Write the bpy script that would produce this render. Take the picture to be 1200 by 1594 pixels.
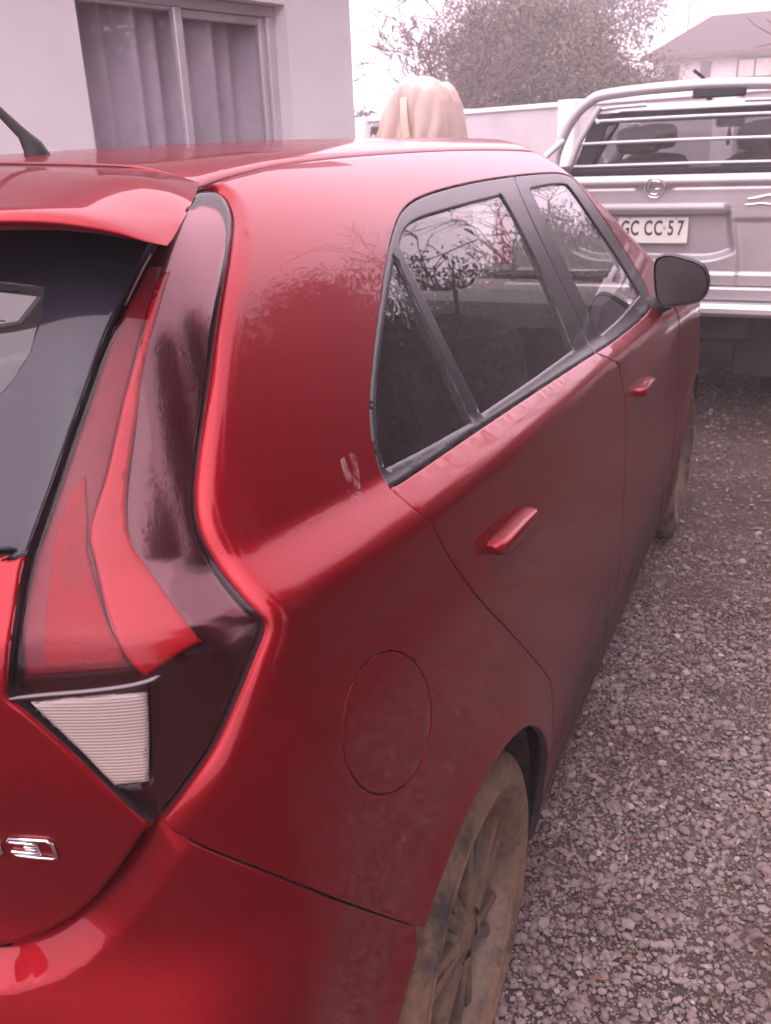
import bpy, math, random
import numpy as np
from mathutils import Vector, Matrix
from mathutils.geometry import delaunay_2d_cdt
rng = np.random.default_rng(7); random.seed(7)
for o in list(bpy.data.objects): bpy.data.objects.remove(o)
scene = bpy.context.scene
# ---------------- camera ----------------
cam_d = bpy.data.cameras.new('camera'); cam = bpy.data.objects.new('camera', cam_d)
scene.collection.objects.link(cam); scene.camera = cam
YAW, PITCH, ROLL = math.radians(25.03), math.radians(22.115), math.radians(2.295)
fw = Vector((-math.sin(YAW) * math.cos(PITCH), math.cos(YAW) * math.cos(PITCH), -math.sin(PITCH)))
rt = Vector((math.cos(YAW), math.sin(YAW), 0)); up = rt.cross(fw)
r2 = rt * math.cos(ROLL) - up * math.sin(ROLL); u2 = rt * math.sin(ROLL) + up * math.cos(ROLL)
cam.matrix_world = Matrix(((r2.x, u2.x, -fw.x, 1.212), (r2.y, u2.y, -fw.y, -0.358), (r2.z, u2.z, -fw.z, 1.518), (0, 0, 0, 1)))
cam_d.sensor_fit = 'HORIZONTAL'; cam_d.sensor_width = 36; cam_d.lens = 1402 / 1200 * 36
cam_d.dof.use_dof = True; cam_d.dof.focus_distance = 1.25; cam_d.dof.aperture_fstop = 15
cam_d.clip_start = 0.02; cam_d.clip_end = 600
# ---------------- overcast sky ----------------
SUN_EL, SUN_AZ = math.radians(58), math.radians(190)
world = bpy.data.worlds.new('World'); scene.world = world; world.use_nodes = True
wn = world.node_tree; wn.nodes.clear()
def N(t, kind, **kw):
    n = t.nodes.new(kind)
    for k, v in kw.items(): setattr(n, k, v)
    return n
sky = N(wn, 'ShaderNodeTexSky', sky_type='NISHITA', sun_disc=False, sun_elevation=SUN_EL, sun_rotation=SUN_AZ, dust_density=6.0, air_density=1.0)
hs = N(wn, 'ShaderNodeHueSaturation'); hs.inputs['Saturation'].default_value = 0.15; wn.links.new(sky.outputs[0], hs.inputs['Color'])
tc = N(wn, 'ShaderNodeTexCoord'); sep = N(wn, 'ShaderNodeSeparateXYZ'); wn.links.new(tc.outputs['Generated'], sep.inputs[0])
ov = N(wn, 'ShaderNodeMapRange'); ov.inputs['From Min'].default_value = 0; ov.inputs['From Max'].default_value = 1; ov.inputs['To Min'].default_value = 1.0; ov.inputs['To Max'].default_value = 1.3
wn.links.new(sep.outputs['Z'], ov.inputs['Value'])
cl = N(wn, 'ShaderNodeTexNoise'); cl.inputs['Scale'].default_value = 1.6; cl.inputs['Detail'].default_value = 5
clr = N(wn, 'ShaderNodeMapRange'); clr.inputs['To Min'].default_value = 0.93; clr.inputs['To Max'].default_value = 1.07
wn.links.new(tc.outputs['Generated'], cl.inputs['Vector']); wn.links.new(cl.outputs['Fac'], clr.inputs['Value'])
mu = N(wn, 'ShaderNodeMath', operation='MULTIPLY'); wn.links.new(ov.outputs[0], mu.inputs[0]); wn.links.new(clr.outputs[0], mu.inputs[1])
vm = N(wn, 'ShaderNodeVectorMath', operation='SCALE'); vm.inputs[0].default_value = (10.2, 7.75, 9.25); wn.links.new(mu.outputs[0], vm.inputs['Scale'])
mx = N(wn, 'ShaderNodeMix', data_type='RGBA'); mx.inputs[0].default_value = 0.88
wn.links.new(hs.outputs[0], mx.inputs[6]); wn.links.new(vm.outputs[0], mx.inputs[7])
bg = N(wn, 'ShaderNodeBackground'); bg.inputs['Strength'].default_value = 0.13
wo = N(wn, 'ShaderNodeOutputWorld'); wn.links.new(mx.outputs[2], bg.inputs[0]); wn.links.new(bg.outputs[0], wo.inputs[0])
sun_d = bpy.data.lights.new('sun', 'SUN'); sun_d.energy = 0.7; sun_d.angle = math.radians(80); sun_d.color = (1.0, 0.84, 0.90)
sun = bpy.data.objects.new('sun', sun_d); scene.collection.objects.link(sun)
sv = Vector((math.sin(SUN_AZ) * math.cos(SUN_EL), math.cos(SUN_AZ) * math.cos(SUN_EL), math.sin(SUN_EL)))
sun.rotation_euler = sv.to_track_quat('Z', 'Y').to_euler()
scene.view_settings.view_transform = 'Standard'; scene.view_settings.look = 'None'
scene.view_settings.exposure = 1.32; scene.view_settings.gamma = 1.0; scene.view_settings.use_curve_mapping = False
scene.cycles.max_bounces = 10; scene.cycles.transparent_max_bounces = 16; scene.cycles.caustics_reflective = False; scene.cycles.caustics_refractive = False
scene.cycles.sample_clamp_indirect = 6; scene.cycles.volume_bounces = 1
COL = scene.collection
# ---------------- scene helpers ----------------
def thing(name, label, cat, loc=(0, 0, 0), group=None):
    o = bpy.data.objects.new(name, None); COL.objects.link(o); o.location = loc; o.empty_display_size = 0.2
    o['label'] = label; o['category'] = cat
    if group: o['group'] = group
    return o
def world_loc(o):
    v = Vector((0, 0, 0))
    while o: v = v + o.location; o = o.parent
    return v
def mesh_obj(name, V, F, mat, parent=None, smooth=False, normals=None, mats=None, fmat=None, origin=None):
    """one mesh object; V are world coordinates; the origin sits at the parent's (or given) place"""
    V = np.asarray(V, float).reshape(-1, 3)
    base = np.array(world_loc(parent)) if parent else np.array(origin if origin is not None else (0, 0, 0), float)
    me = bpy.data.meshes.new(name)
    me.from_pydata((V - base).tolist(), [], [list(map(int, f)) for f in F])
    if mats:
        for m in mats: me.materials.append(m)
        me.polygons.foreach_set('material_index', np.asarray(fmat, np.int32))
    elif mat: me.materials.append(mat)
    if smooth or normals is not None: me.polygons.foreach_set('use_smooth', np.ones(len(me.polygons), bool))
    me.update()
    if normals is not None: me.normals_split_custom_set([tuple(n) for n in normals])
    o = bpy.data.objects.new(name, me); COL.objects.link(o)
    if parent: o.parent = parent
    else: o.location = base
    return o
def tag(o, label=None, cat=None, group=None, kind=None):
    if label: o['label'] = label
    if cat: o['category'] = cat
    if group: o['group'] = group
    if kind: o['kind'] = kind
    return o
class MB:
    """collects shapes for ONE mesh"""
    def __init__(s): s.V = []; s.F = []
    def add(s, V, F):
        k = len(s.V); s.V += [tuple(v) for v in V]; s.F += [[i + k for i in f] for f in F]; return s
    def box(s, lo, hi, M=None):
        x0, y0, z0 = lo; x1, y1, z1 = hi
        V = [(x, y, z) for z in (z0, z1) for (x, y) in ((x0, y0), (x1, y0), (x1, y1), (x0, y1))]
        if M is not None: V = [tuple(M(v)) for v in V]
        return s.add(V, [[3, 2, 1, 0], [4, 5, 6, 7], [0, 1, 5, 4], [1, 2, 6, 5], [2, 3, 7, 6], [3, 0, 4, 7]])
    def bbox(s, lo, hi, b=0.01, M=None):
        """box with chamfered edges"""
        V = []; F = []
        lo = np.array(lo, float); hi = np.array(hi, float); idx = {}
        for sx in (0, 1):
            for sy in (0, 1):
                for sz in (0, 1):
                    c = np.where([sx, sy, sz], hi, lo); d = np.where([sx, sy, sz], -b, b)
                    for a in range(3):
                        p = c + d; p[a] = c[a]; idx[(sx, sy, sz, a)] = len(V); V.append(tuple(p))
        I = lambda *k: idx[k]
        for a in range(3):
            u, v = (a + 1) % 3, (a + 2) % 3
            for sa in (0, 1):
                q = []
                for (su, sv_) in ((0, 0), (1, 0), (1, 1), (0, 1)):
                    k = [0, 0, 0]; k[a] = sa; k[u] = su; k[v] = sv_; q.append(I(*k, a))
                F.append(q if sa else q[::-1])
            for su in (0, 1):
                for sv_ in (0, 1):
                    k0 = [0, 0, 0]; k0[u] = su; k0[v] = sv_; k1 = list(k0); k1[a] = 1
                    q = [I(*k0, u), I(*k1, u), I(*k1, v), I(*k0, v)]
                    F.append(q if su != sv_ else q[::-1])
        for sx in (0, 1):
            for sy in (0, 1):
                for sz in (0, 1):
                    q = [I(sx, sy, sz, 0), I(sx, sy, sz, 1), I(sx, sy, sz, 2)]
                    F.append(q if (sx + sy + sz) % 2 else q[::-1])
        # orient every face outwards
        c = (lo + hi) / 2; G = []
        for f in F:
            P_ = np.array([V[i] for i in f]); n = np.cross(P_[1] - P_[0], P_[2] - P_[0])
            G.append(f if n @ (P_.mean(0) - c) > 0 else f[::-1])
        if M is not None: V = [tuple(M(v)) for v in V]
        return s.add(V, G)
    def tube(s, pts, r, n=10, cap=True):
        pts = [np.array(p, float) for p in pts]; R = r if hasattr(r, '__len__') else [r] * len(pts)
        V = []; F = []; u = None
        for i, p in enumerate(pts):
            t = pts[min(i + 1, len(pts) - 1)] - pts[max(i - 1, 0)]; t = t / (np.linalg.norm(t) + 1e-9)
            if u is None:
                u = np.cross(t, (0, 0, 1)) if abs(t[2]) < 0.9 else np.cross(t, (1, 0, 0))
            u = u - t * (u @ t); u /= np.linalg.norm(u); w = np.cross(t, u)
            for k in range(n):
                a = 2 * math.pi * k / n; V.append(p + R[i] * (u * math.cos(a) + w * math.sin(a)))
        for i in range(len(pts) - 1):
            for k in range(n):
                a = i * n + k; b = i * n + (k + 1) % n; F.append([a, b, b + n, a + n])
        if cap: F += [list(range(n))[::-1], [(len(pts) - 1) * n + k for k in range(n)]]
        return s.add(V, F)
    def lathe(s, prof, n, M, close=False):
        """prof: (radius, axial) pairs; M maps (axial, radial_u, radial_v) to world"""
        V = []; F = []; m = len(prof)
        for k in range(n):
            a = 2 * math.pi * k / n
            for r, h in prof: V.append(M((h, r * math.cos(a), r * math.sin(a))))
        for k in range(n):
            k2 = (k + 1) % n
            for i in range(m if close else m - 1):
                j = (i + 1) % m; F.append([k * m + i, k2 * m + i, k2 * m + j, k * m + j])
        return s.add(V, F)
    def grid(s, P, closed_u=False):
        P = np.asarray(P, float); a, b = P.shape[:2]
        F = [[i * b + j, i * b + j + 1, ((i + 1) % a) * b + j + 1, ((i + 1) % a) * b + j] for i in range(a if closed_u else a - 1) for j in range(b - 1)]
        return s.add(P.reshape(-1, 3), F)
    def prism(s, poly, h0, h1, M):
        """extruded 2D polygon; M maps (a, b, h) to world"""
        n = len(poly); V = [M((a, b, h0)) for a, b in poly] + [M((a, b, h1)) for a, b in poly]
        F = [list(range(n))[::-1], list(range(n, 2 * n))] + [[i, (i + 1) % n, n + (i + 1) % n, n + i] for i in range(n)]
        return s.add(V, F)
    def build(s, name, mat, parent=None, smooth=False, origin=None, **kw):
        return mesh_obj(name, s.V, s.F, mat, parent, smooth, origin=origin, **kw)
def smooth_by_angle(o, deg=35):
    me = o.data
    import bmesh
    bm = bmesh.new(); bm.from_mesh(me); bmesh.ops.recalc_face_normals(bm, faces=bm.faces)
    for e in bm.edges:
        e.smooth = not (len(e.link_faces) == 2 and e.calc_face_angle(0) > math.radians(deg))
    for f in bm.faces: f.smooth = True
    bm.to_mesh(me); bm.free(); return o
def catmull(pts, n=4):
    p = np.array(pts, float); q = np.vstack([2 * p[0] - p[1], p, 2 * p[-1] - p[-2]]); out = []
    for i in range(1, len(q) - 2):
        a, b, c, d = q[i - 1:i + 3]
        for k in range(n):
            t = k / n; out.append(.5 * ((2 * b) + (-a + c) * t + (2 * a - 5 * b + 4 * c - d) * t * t + (-a + 3 * b - 3 * c + d) * t ** 3))
    out.append(p[-1]); return np.array(out)
# ---------------- materials ----------------
def new_mat(name):
    m = bpy.data.materials.new(name); m.use_nodes = True; t = m.node_tree
    b = next(n for n in t.nodes if n.type == 'BSDF_PRINCIPLED')
    return m, t, b
def noise(t, scale, detail=4, rough=0.5, coord='Object', obj=None, stretch=None):
    c = N(t, 'ShaderNodeTexCoord')
    if obj: c.object = obj
    v = c.outputs[coord]
    if stretch:
        mp = N(t, 'ShaderNodeMapping'); mp.inputs['Scale'].default_value = stretch; t.links.new(v, mp.inputs[0]); v = mp.outputs[0]
    n = N(t, 'ShaderNodeTexNoise'); n.inputs['Scale'].default_value = scale; n.inputs['Detail'].default_value = detail; n.inputs['Roughness'].default_value = rough
    t.links.new(v, n.inputs['Vector']); return n
def ramp(t, src, stops):
    r = N(t, 'ShaderNodeValToRGB'); e = r.color_ramp.elements
    while len(e) < len(stops): e.new(0.5)
    for el, (p, c) in zip(e, stops):
        el.position = p; el.color = (*c, 1) if len(c) == 3 else c
    t.links.new(src, r.inputs[0]); return r
def simple(name, col, rough=0.5, metal=0.0, coat=0.0, var=0.12, scale=6, bump=0.0, bscale=60, spec=0.5):
    m, t, b = new_mat(name)
    n = noise(t, scale, 6, 0.6)
    lo = tuple(max(0, c * (1 - var)) for c in col); hi = tuple(min(1, c * (1 + var)) for c in col)
    r = ramp(t, n.outputs['Fac'], [(0.3, lo), (0.7, hi)]); t.links.new(r.outputs[0], b.inputs['Base Color'])
    b.inputs['Roughness'].default_value = rough; b.inputs['Metallic'].default_value = metal
    b.inputs['Coat Weight'].default_value = coat; b.inputs['Coat Roughness'].default_value = 0.04; b.inputs['Specular IOR Level'].default_value = spec
    if bump:
        n2 = noise(t, bscale, 4, 0.6); bp = N(t, 'ShaderNodeBump'); bp.inputs['Strength'].default_value = bump; bp.inputs['Distance'].default_value = 0.01
        t.links.new(n2.outputs['Fac'], bp.inputs['Height']); t.links.new(bp.outputs[0], b.inputs['Normal'])
    return m
def glass_mat(name, tint, ior=1.5, dust=0.0, rough=0.0):
    """thin pane: clear tinted transmission plus mirror reflection by fresnel, a little dust"""
    m = bpy.data.materials.new(name); m.use_nodes = True; t = m.node_tree; t.nodes.clear()
    tr = N(t, 'ShaderNodeBsdfTransparent'); tr.inputs[0].default_value = (*tint, 1)
    gl = N(t, 'ShaderNodeBsdfGlossy'); gl.inputs['Roughness'].default_value = rough; gl.inputs[0].default_value = (1, 1, 1, 1)
    fr = N(t, 'ShaderNodeFresnel'); fr.inputs[0].default_value = ior
    geo = N(t, 'ShaderNodeNewGeometry'); iv = N(t, 'ShaderNodeMath', operation='SUBTRACT'); iv.inputs[0].default_value = 1.0
    t.links.new(geo.outputs['Backfacing'], iv.inputs[1])
    fm = N(t, 'ShaderNodeMath', operation='MULTIPLY'); t.links.new(fr.outputs[0], fm.inputs[0]); t.links.new(iv.outputs[0], fm.inputs[1])
    mx = N(t, 'ShaderNodeMixShader'); t.links.new(fm.outputs[0], mx.inputs[0]); t.links.new(tr.outputs[0], mx.inputs[1]); t.links.new(gl.outputs[0], mx.inputs[2])
    df = N(t, 'ShaderNodeBsdfDiffuse'); df.inputs[0].default_value = (0.35, 0.31, 0.30, 1)
    n = noise(t, 9, 6, 0.65); mr = N(t, 'ShaderNodeMapRange'); mr.inputs['From Min'].default_value = 0.3; mr.inputs['From Max'].default_value = 0.75
    mr.inputs['To Min'].default_value = dust * 0.4; mr.inputs['To Max'].default_value = dust * 1.4
    t.links.new(n.outputs['Fac'], mr.inputs['Value'])
    m2 = N(t, 'ShaderNodeMixShader'); t.links.new(mr.outputs[0], m2.inputs[0]); t.links.new(mx.outputs[0], m2.inputs[1]); t.links.new(df.outputs[0], m2.inputs[2])
    out = N(t, 'ShaderNodeOutputMaterial'); t.links.new(m2.outputs[0], out.inputs[0]); return m
# ================= setting =================
def ground_mat():
    m, t, b = new_mat('gravel_soil'); n1 = noise(t, 0.9, 6, 0.6); n2 = noise(t, 55, 6, 0.7); n3 = noise(t, 4.5, 5, 0.65)
    r = ramp(t, n2.outputs['Fac'], [(0.3, (0.035, 0.026, 0.022)), (0.5, (0.070, 0.054, 0.047)), (0.72, (0.13, 0.108, 0.098))])
    r2 = ramp(t, n3.outputs['Fac'], [(0.42, (0.036, 0.020, 0.012)), (0.62, (0.080, 0.050, 0.035))])
    vo = N(t, 'ShaderNodeTexVoronoi'); vo.inputs['Scale'].default_value = 170; tcv = N(t, 'ShaderNodeTexCoord'); t.links.new(tcv.outputs['Object'], vo.inputs['Vector']); vs = N(t, 'ShaderNodeSeparateColor'); t.links.new(vo.outputs['Color'], vs.inputs[0])
    r = ramp(t, vs.outputs[0], [(0.0, (0.075, 0.056, 0.046)), (0.6, (0.15, 0.118, 0.104)), (1.0, (0.24, 0.20, 0.185))])
    mx = N(t, 'ShaderNodeMix', data_type='RGBA'); f = ramp(t, n1.outputs['Fac'], [(0.4, (0.55,) * 3), (0.6, (0.85,) * 3)]); t.links.new(f.outputs[0], mx.inputs[0])
    t.links.new(r.outputs[0], mx.inputs[6]); t.links.new(r2.outputs[0], mx.inputs[7]); t.links.new(mx.outputs[2], b.inputs['Base Color']); b.inputs['Roughness'].default_value = 0.95
    bp = N(t, 'ShaderNodeBump'); bp.inputs['Strength'].default_value = 0.7; bp.inputs['Distance'].default_value = 0.02; iv = N(t, 'ShaderNodeMath', operation='MULTIPLY_ADD'); iv.inputs[1].default_value = -0.6; t.links.new(vo.outputs['Distance'], iv.inputs[0]); t.links.new(n2.outputs['Fac'], iv.inputs[2]); t.links.new(iv.outputs[0], bp.inputs['Height']); t.links.new(bp.outputs[0], b.inputs['Normal']); return m
g = 300.0
tag(mesh_obj('ground', [(-g, -g, 0), (g, -g, 0), (g, g, 0), (-g, g, 0)], [[0, 1, 2, 3]], ground_mat()), kind='structure')
# ---- loose gravel beside the car ----
def gravel():
    phi = (1 + 5 ** 0.5) / 2
    ico = np.array([(-1, phi, 0), (1, phi, 0), (-1, -phi, 0), (1, -phi, 0), (0, -1, phi), (0, 1, phi), (0, -1, -phi), (0, 1, -phi), (phi, 0, -1), (phi, 0, 1), (-phi, 0, -1), (-phi, 0, 1)], float); ico /= np.linalg.norm(ico[0])
    tri = np.array([(0, 11, 5), (0, 5, 1), (0, 1, 7), (0, 7, 10), (0, 10, 11), (1, 5, 9), (5, 11, 4), (11, 10, 2), (10, 7, 6), (7, 1, 8), (3, 9, 4), (3, 4, 2), (3, 2, 6), (3, 6, 8), (3, 8, 9), (4, 9, 5), (2, 4, 11), (6, 2, 10), (8, 6, 7), (9, 8, 1)])
    n = 96000
    x = 0.5 + 1.9 * rng.random(n) ** 1.5; y = 0.35 + 6.2 * rng.random(n) ** 1.45
    # denser near the lens, thinning to trodden soil further on
    pat = 0.5 + 0.5 * np.sin(x * 2.1 + 0.7) * np.sin(y * 1.3 + x * 0.9 + 1.1) + 0.35 * np.sin(x * 5.3 + y * 4.1)
    keep = rng.random(n) < np.clip(np.interp(y, [0, 2.2, 2.8, 3.5, 7.5], [1.0, 0.95, 0.45, 0.12, 0.05]) * (0.75 + 0.45 * pat), 0.03, 1)
    x, y = x[keep], y[keep]; n = len(x)
    s = np.clip(rng.lognormal(math.log(0.0043), 0.46, n), 0.0022, 0.013) * np.interp(y, [0, 4, 7], [1, 1.1, 1.5])
    A = ico[None] * rng.uniform(0.72, 1.25, (n, 12, 1)) * s[:, None, None] * np.stack([rng.uniform(0.8, 1.4, n), rng.uniform(0.8, 1.2, n), rng.uniform(0.5, 0.85, n)], -1)[:, None, :]
    a = rng.uniform(0, 2 * math.pi, n); ca, sa = np.cos(a)[:, None], np.sin(a)[:, None]
    tl = rng.normal(0, 0.35, n); ct, st = np.cos(tl)[:, None], np.sin(tl)[:, None]
    X, Y, Z = A[..., 0], A[..., 1], A[..., 2]; Y, Z = Y * ct - Z * st, Y * st + Z * ct
    X, Y = X * ca - Y * sa, X * sa + Y * ca
    V = np.stack([X + x[:, None], Y + y[:, None], Z + (s * rng.uniform(0.1, 0.9, n))[:, None]], -1).reshape(-1, 3)
    F = (tri[None] + (np.arange(n) * 12)[:, None, None]).reshape(-1, 3)
    nt = 60000; tx = 0.5 + 1.5 * rng.random(nt) ** 1.5; ty = 0.35 + 2.9 * rng.random(nt) ** 1.15; ts = rng.uniform(0.0014, 0.0034, nt) * np.interp(ty, [0, 5], [1, 1.5])
    oc = np.array([(1, 0, 0), (0, 1, 0), (-1, 0, 0), (0, -1, 0), (0, 0, 1)], float); ot = np.array([(0, 1, 4), (1, 2, 4), (2, 3, 4), (3, 0, 4)])
    B = oc[None] * rng.uniform(0.6, 1.4, (nt, 5, 1)) * ts[:, None, None]; a = rng.uniform(0, 6.28, nt); ca, sa = np.cos(a)[:, None], np.sin(a)[:, None]
    B = np.stack([B[..., 0] * ca - B[..., 1] * sa + tx[:, None] + rng.normal(0, 0.2, (nt, 5)) * ts[:, None], B[..., 0] * sa + B[..., 1] * ca + ty[:, None], B[..., 2] * 0.9 + 0.001], -1)
    F = np.vstack([F, (ot[None] + (len(V) + np.arange(nt) * 5)[:, None, None]).reshape(-1, 3)]); V = np.vstack([V, B.reshape(-1, 3)])
    me = bpy.data.meshes.new('gravel'); me.vertices.add(len(V)); me.vertices.foreach_set('co', V.ravel()); me.loops.add(F.size); me.loops.foreach_set('vertex_index', F.ravel().astype(np.int32))
    me.polygons.add(len(F)); me.polygons.foreach_set('loop_start', np.arange(0, F.size, 3, dtype=np.int32)); me.polygons.foreach_set('use_smooth', np.zeros(len(F), bool)); me.update(calc_edges=True); me.validate()
    m, t, b = new_mat('gravel_stone'); ge = N(t, 'ShaderNodeNewGeometry')
    r = ramp(t, ge.outputs['Random Per Island'], [(0.0, (0.16, 0.128, 0.118)), (0.5, (0.205, 0.170, 0.158)), (0.88, (0.25, 0.208, 0.194)), (0.97, (0.30, 0.252, 0.235)), (1.0, (0.42, 0.365, 0.34))])
    n2 = noise(t, 3.2, 6, 0.7); r2 = ramp(t, n2.outputs['Fac'], [(0.35, (0.62, 0.50, 0.42)), (0.5, (0.95, 0.92, 0.92)), (0.7, (1.12, 1.10, 1.12))])
    mx = N(t, 'ShaderNodeMix', data_type='RGBA', blend_type='MULTIPLY'); mx.inputs[0].default_value = 1; t.links.new(r.outputs[0], mx.inputs[6]); t.links.new(r2.outputs[0], mx.inputs[7])
    t.links.new(mx.outputs[2], b.inputs['Base Color']); b.inputs['Roughness'].default_value = 0.75
    me.materials.append(m); o = bpy.data.objects.new('gravel', me); COL.objects.link(o)
    tag(o, 'loose grey crushed gravel strewn beside the red car', 'gravel', kind='stuff')
gravel()
# ---- dry leaves and grass litter ----
def litter():
    n = 3600; x = rng.uniform(0.75, 2.0, n); y = np.where(rng.random(n) < 0.12, rng.uniform(0.8, 3.5, n), np.clip(rng.normal(4.6, 0.9, n), 2.6, 8)); V = []; F = []
    a = rng.uniform(0, 6.28, n); L = rng.uniform(0.005, 0.020, n); w = L * rng.uniform(0.06, 0.35, n); z = rng.uniform(0.004, 0.02, n); tz = rng.uniform(-0.4, 0.6, n)
    for i in range(n):
        d = np.array((math.cos(a[i]), math.sin(a[i]), tz[i] * 0.5)) * L[i]; e = np.array((-math.sin(a[i]), math.cos(a[i]), 0)) * w[i]; c = np.array((x[i], y[i], z[i] + abs(d[2])))
        k = len(V); V += [c - d, c + e + (0, 0, .003), c + d, c - e]; F.append([k, k + 1, k + 2, k + 3])
    m, t, b = new_mat('dry_litter'); ge = N(t, 'ShaderNodeNewGeometry'); r = ramp(t, ge.outputs['Random Per Island'], [(0, (0.06, 0.032, 0.018)), (0.5, (0.16, 0.085, 0.045)), (0.9, (0.22, 0.16, 0.09)), (1, (0.42, 0.36, 0.28))])
    t.links.new(r.outputs[0], b.inputs['Base Color']); b.inputs['Roughness'].default_value = 0.9
    tag(mesh_obj('leaf_litter', V, F, m), 'scattered dry brown leaves and straw on the gravel', 'leaf litter', kind='stuff')
litter()
# ---- white rendered house with sliding window ----
TH = math.radians(13.5); HU = np.array((math.sin(TH), math.cos(TH), 0)); HN = np.array((math.cos(TH), -math.sin(TH), 0)); HA = np.array((-1.193, 3.446, 0))
HM = lambda v: tuple(HA + HU * v[0] + HN * v[1] + np.array((0, 0, v[2])))      # (along the wall, outwards, up)
M_render = simple('white_render', (0.87, 0.85, 0.85), 0.85, var=0.05, scale=2.5, bump=0.12, bscale=160)
M_alu = simple('aluminium_frame', (0.66, 0.62, 0.65), 0.4, metal=0.25, var=0.1)
M_pane = glass_mat('house_glass', (0.86, 0.86, 0.88), 1.6, dust=0.12)
M_curtain = simple('grey_curtain', (0.74, 0.68, 0.73), 0.9, var=0.10, scale=5)
house = thing('white_house', 'white rendered house with aluminium sliding window behind the red car roof', 'house', HM((-1, -2, 0)))
W0, W1, ZB, ZT = -1.35, 0.325, 0.55, 2.135
W0 = -0.815
hw = MB()
hw.box((-6.5, -0.18, 0), (W0, 0, 3.0), HM); hw.box((W1, -0.18, 0), (0.79, 0, 3.0), HM); hw.box((W0, -0.18, 0), (W1, 0, ZB), HM); hw.box((W0, -0.18, ZT), (W1, 0, 3.0), HM)
hw.box((0.61, -6.0, 0), (0.79, -0.18, 3.0), HM); hw.box((-6.5, -6.0, 0), (-6.32, -0.18, 3.0), HM); hw.box((-6.32, -6.0, 0), (0.61, -5.82, 3.0), HM)
hw.build('wall', M_render, house)
rf = MB(); rp = [(-7.0, 0.5, 2.95), (1.3, 0.5, 2.95), (1.3, -6.5, 2.95), (-7.0, -6.5, 2.95), (-4.5, -3.0, 4.3), (-1.2, -3.0, 4.3)]
rf.add([HM(p) for p in rp], [[3, 2, 1, 0], [0, 1, 5, 4], [1, 2, 5], [2, 3, 4, 5], [3, 0, 4]]); rf.build('roof', simple('roof_sheet', (0.16, 0.10, 0.10), 0.7), house)
fr = bpy.data.objects.new('window', None); COL.objects.link(fr); fr.parent = house; fr.location = Vector(HM((-0.25, -0.1, 1.3))) - house.location
fd = -0.075
def bar(a0, a1, z0, z1, d0, d1, name='window_frame'): return MB().bbox((a0, d0, z0), (a1, d1, z1), 0.004, HM).build(name, M_alu, fr)
bar(W0 + .001, W1 - .001, ZT - 0.045, ZT - .001, fd - 0.06, fd); bar(W0 + .001, W1 - .001, ZB + .001, ZB + 0.05, fd - 0.06, fd)
bar(W1 - 0.05, W1 - .001, ZB + 0.05, ZT - 0.045, fd - 0.06, fd); bar(W0 + .001, W0 + 0.05, ZB + 0.05, ZT - 0.045, fd - 0.06, fd)
MID = -0.262
bar(MID - 0.022, MID + 0.022, ZB + 0.051, ZT - 0.046, fd - 0.028, fd + 0.006, 'sash_stile'); bar(W1 - 0.085, W1 - 0.051, ZB + 0.051, ZT - 0.046, fd - 0.05, fd - 0.02, 'sash_stile')
bar(MID + 0.023, W1 - 0.086, ZT - 0.08, ZT - 0.046, fd - 0.05, fd - 0.02, 'sash_rail'); bar(W0 + 0.051, MID - 0.023, ZT - 0.060, ZT - 0.046, fd - 0.03, fd - 0.004, 'sash_rail')
bar(W0 + 0.051, MID - 0.023, ZB + 0.051, ZB + 0.09, fd - 0.03, fd - 0.004, 'sash_rail'); bar(MID + 0.023, W1 - 0.086, ZB + 0.051, ZB + 0.09, fd - 0.05, fd - 0.02, 'sash_rail')
def wpane(a0, a1, d):
    z0, z1 = ZB + 0.08, ZT - 0.07
    MB().add([HM((a0, d, z0)), HM((a1, d, z0)), HM((a1, d, z1)), HM((a0, d, z1))], [[0, 1, 2, 3]]).build('window_pane', M_pane, fr)
wpane(W0 + 0.05, MID, fd - 0.016); wpane(MID + 0.01, W1 - 0.084, fd - 0.035)
def curtain(a0, a1, ph, parent):
    P_ = []
    for i in range(200):
        t = i / 199; a = a0 + (a1 - a0) * t; d = -0.20 + 0.030 * math.sin(t * (a1 - a0) * 48 + ph + 1.5 * math.sin(t * 5)) + 0.030 * math.sin(t * (a1 - a0) * 17 + ph * 2)
        P_.append([HM((a, d, ZB - 0.1)), HM((a, d * 0.97, ZT - 0.02))])
    MB().grid(P_).build('curtain', M_curtain, parent, smooth=True)
curtain(W0 - 0.1, W1 + 0.1, 2.9, fr)
MB().box((W0 - 0.3, -0.9, ZB - 0.3), (W1 + 0.3, -0.86, ZT + 0.2), HM).build('room_wall', simple('room_wall', (0.22, 0.2, 0.21), 0.9), house)
# ---- boundary wall ----
M_block = simple('block_wall', (0.46, 0.43, 0.44), 0.9, var=0.10, scale=1.6, bump=0.3, bscale=40)
M_cope = simple('pale_coping', (0.74, 0.71, 0.71), 0.8, var=0.08)
bw = thing('boundary_wall', 'long grey boundary wall with pale coping behind the pickup truck', 'wall', (-4.2, 14.8, 0))
BA = np.array((-4.17, 14.734, 0)); BB = np.array((-2.098, 13.516, 0)); bu = (BB - BA) / np.linalg.norm(BB - BA); bn = np.array((bu[1], -bu[0], 0)); BMp = lambda v: tuple(BA + bu * v[0] + bn * v[1] + np.array((0, 0, v[2])))
for k in range(-4, 8):
    a = k * 2.6 - 0.15
    MB().bbox((a - 0.16, -0.17, 0), (a + 0.16, 0.17, 2.02), 0.012, BMp).build('post', M_cope, bw)
    MB().bbox((a + 0.162, -0.07, 0), (a + 2.438, 0.07, 1.93), 0.008, BMp).build('wall_panel', M_block, bw)
    MB().bbox((a + 0.162, -0.11, 1.932), (a + 2.438, 0.11, 2.0), 0.012, BMp).build('coping', M_cope, bw)
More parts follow.
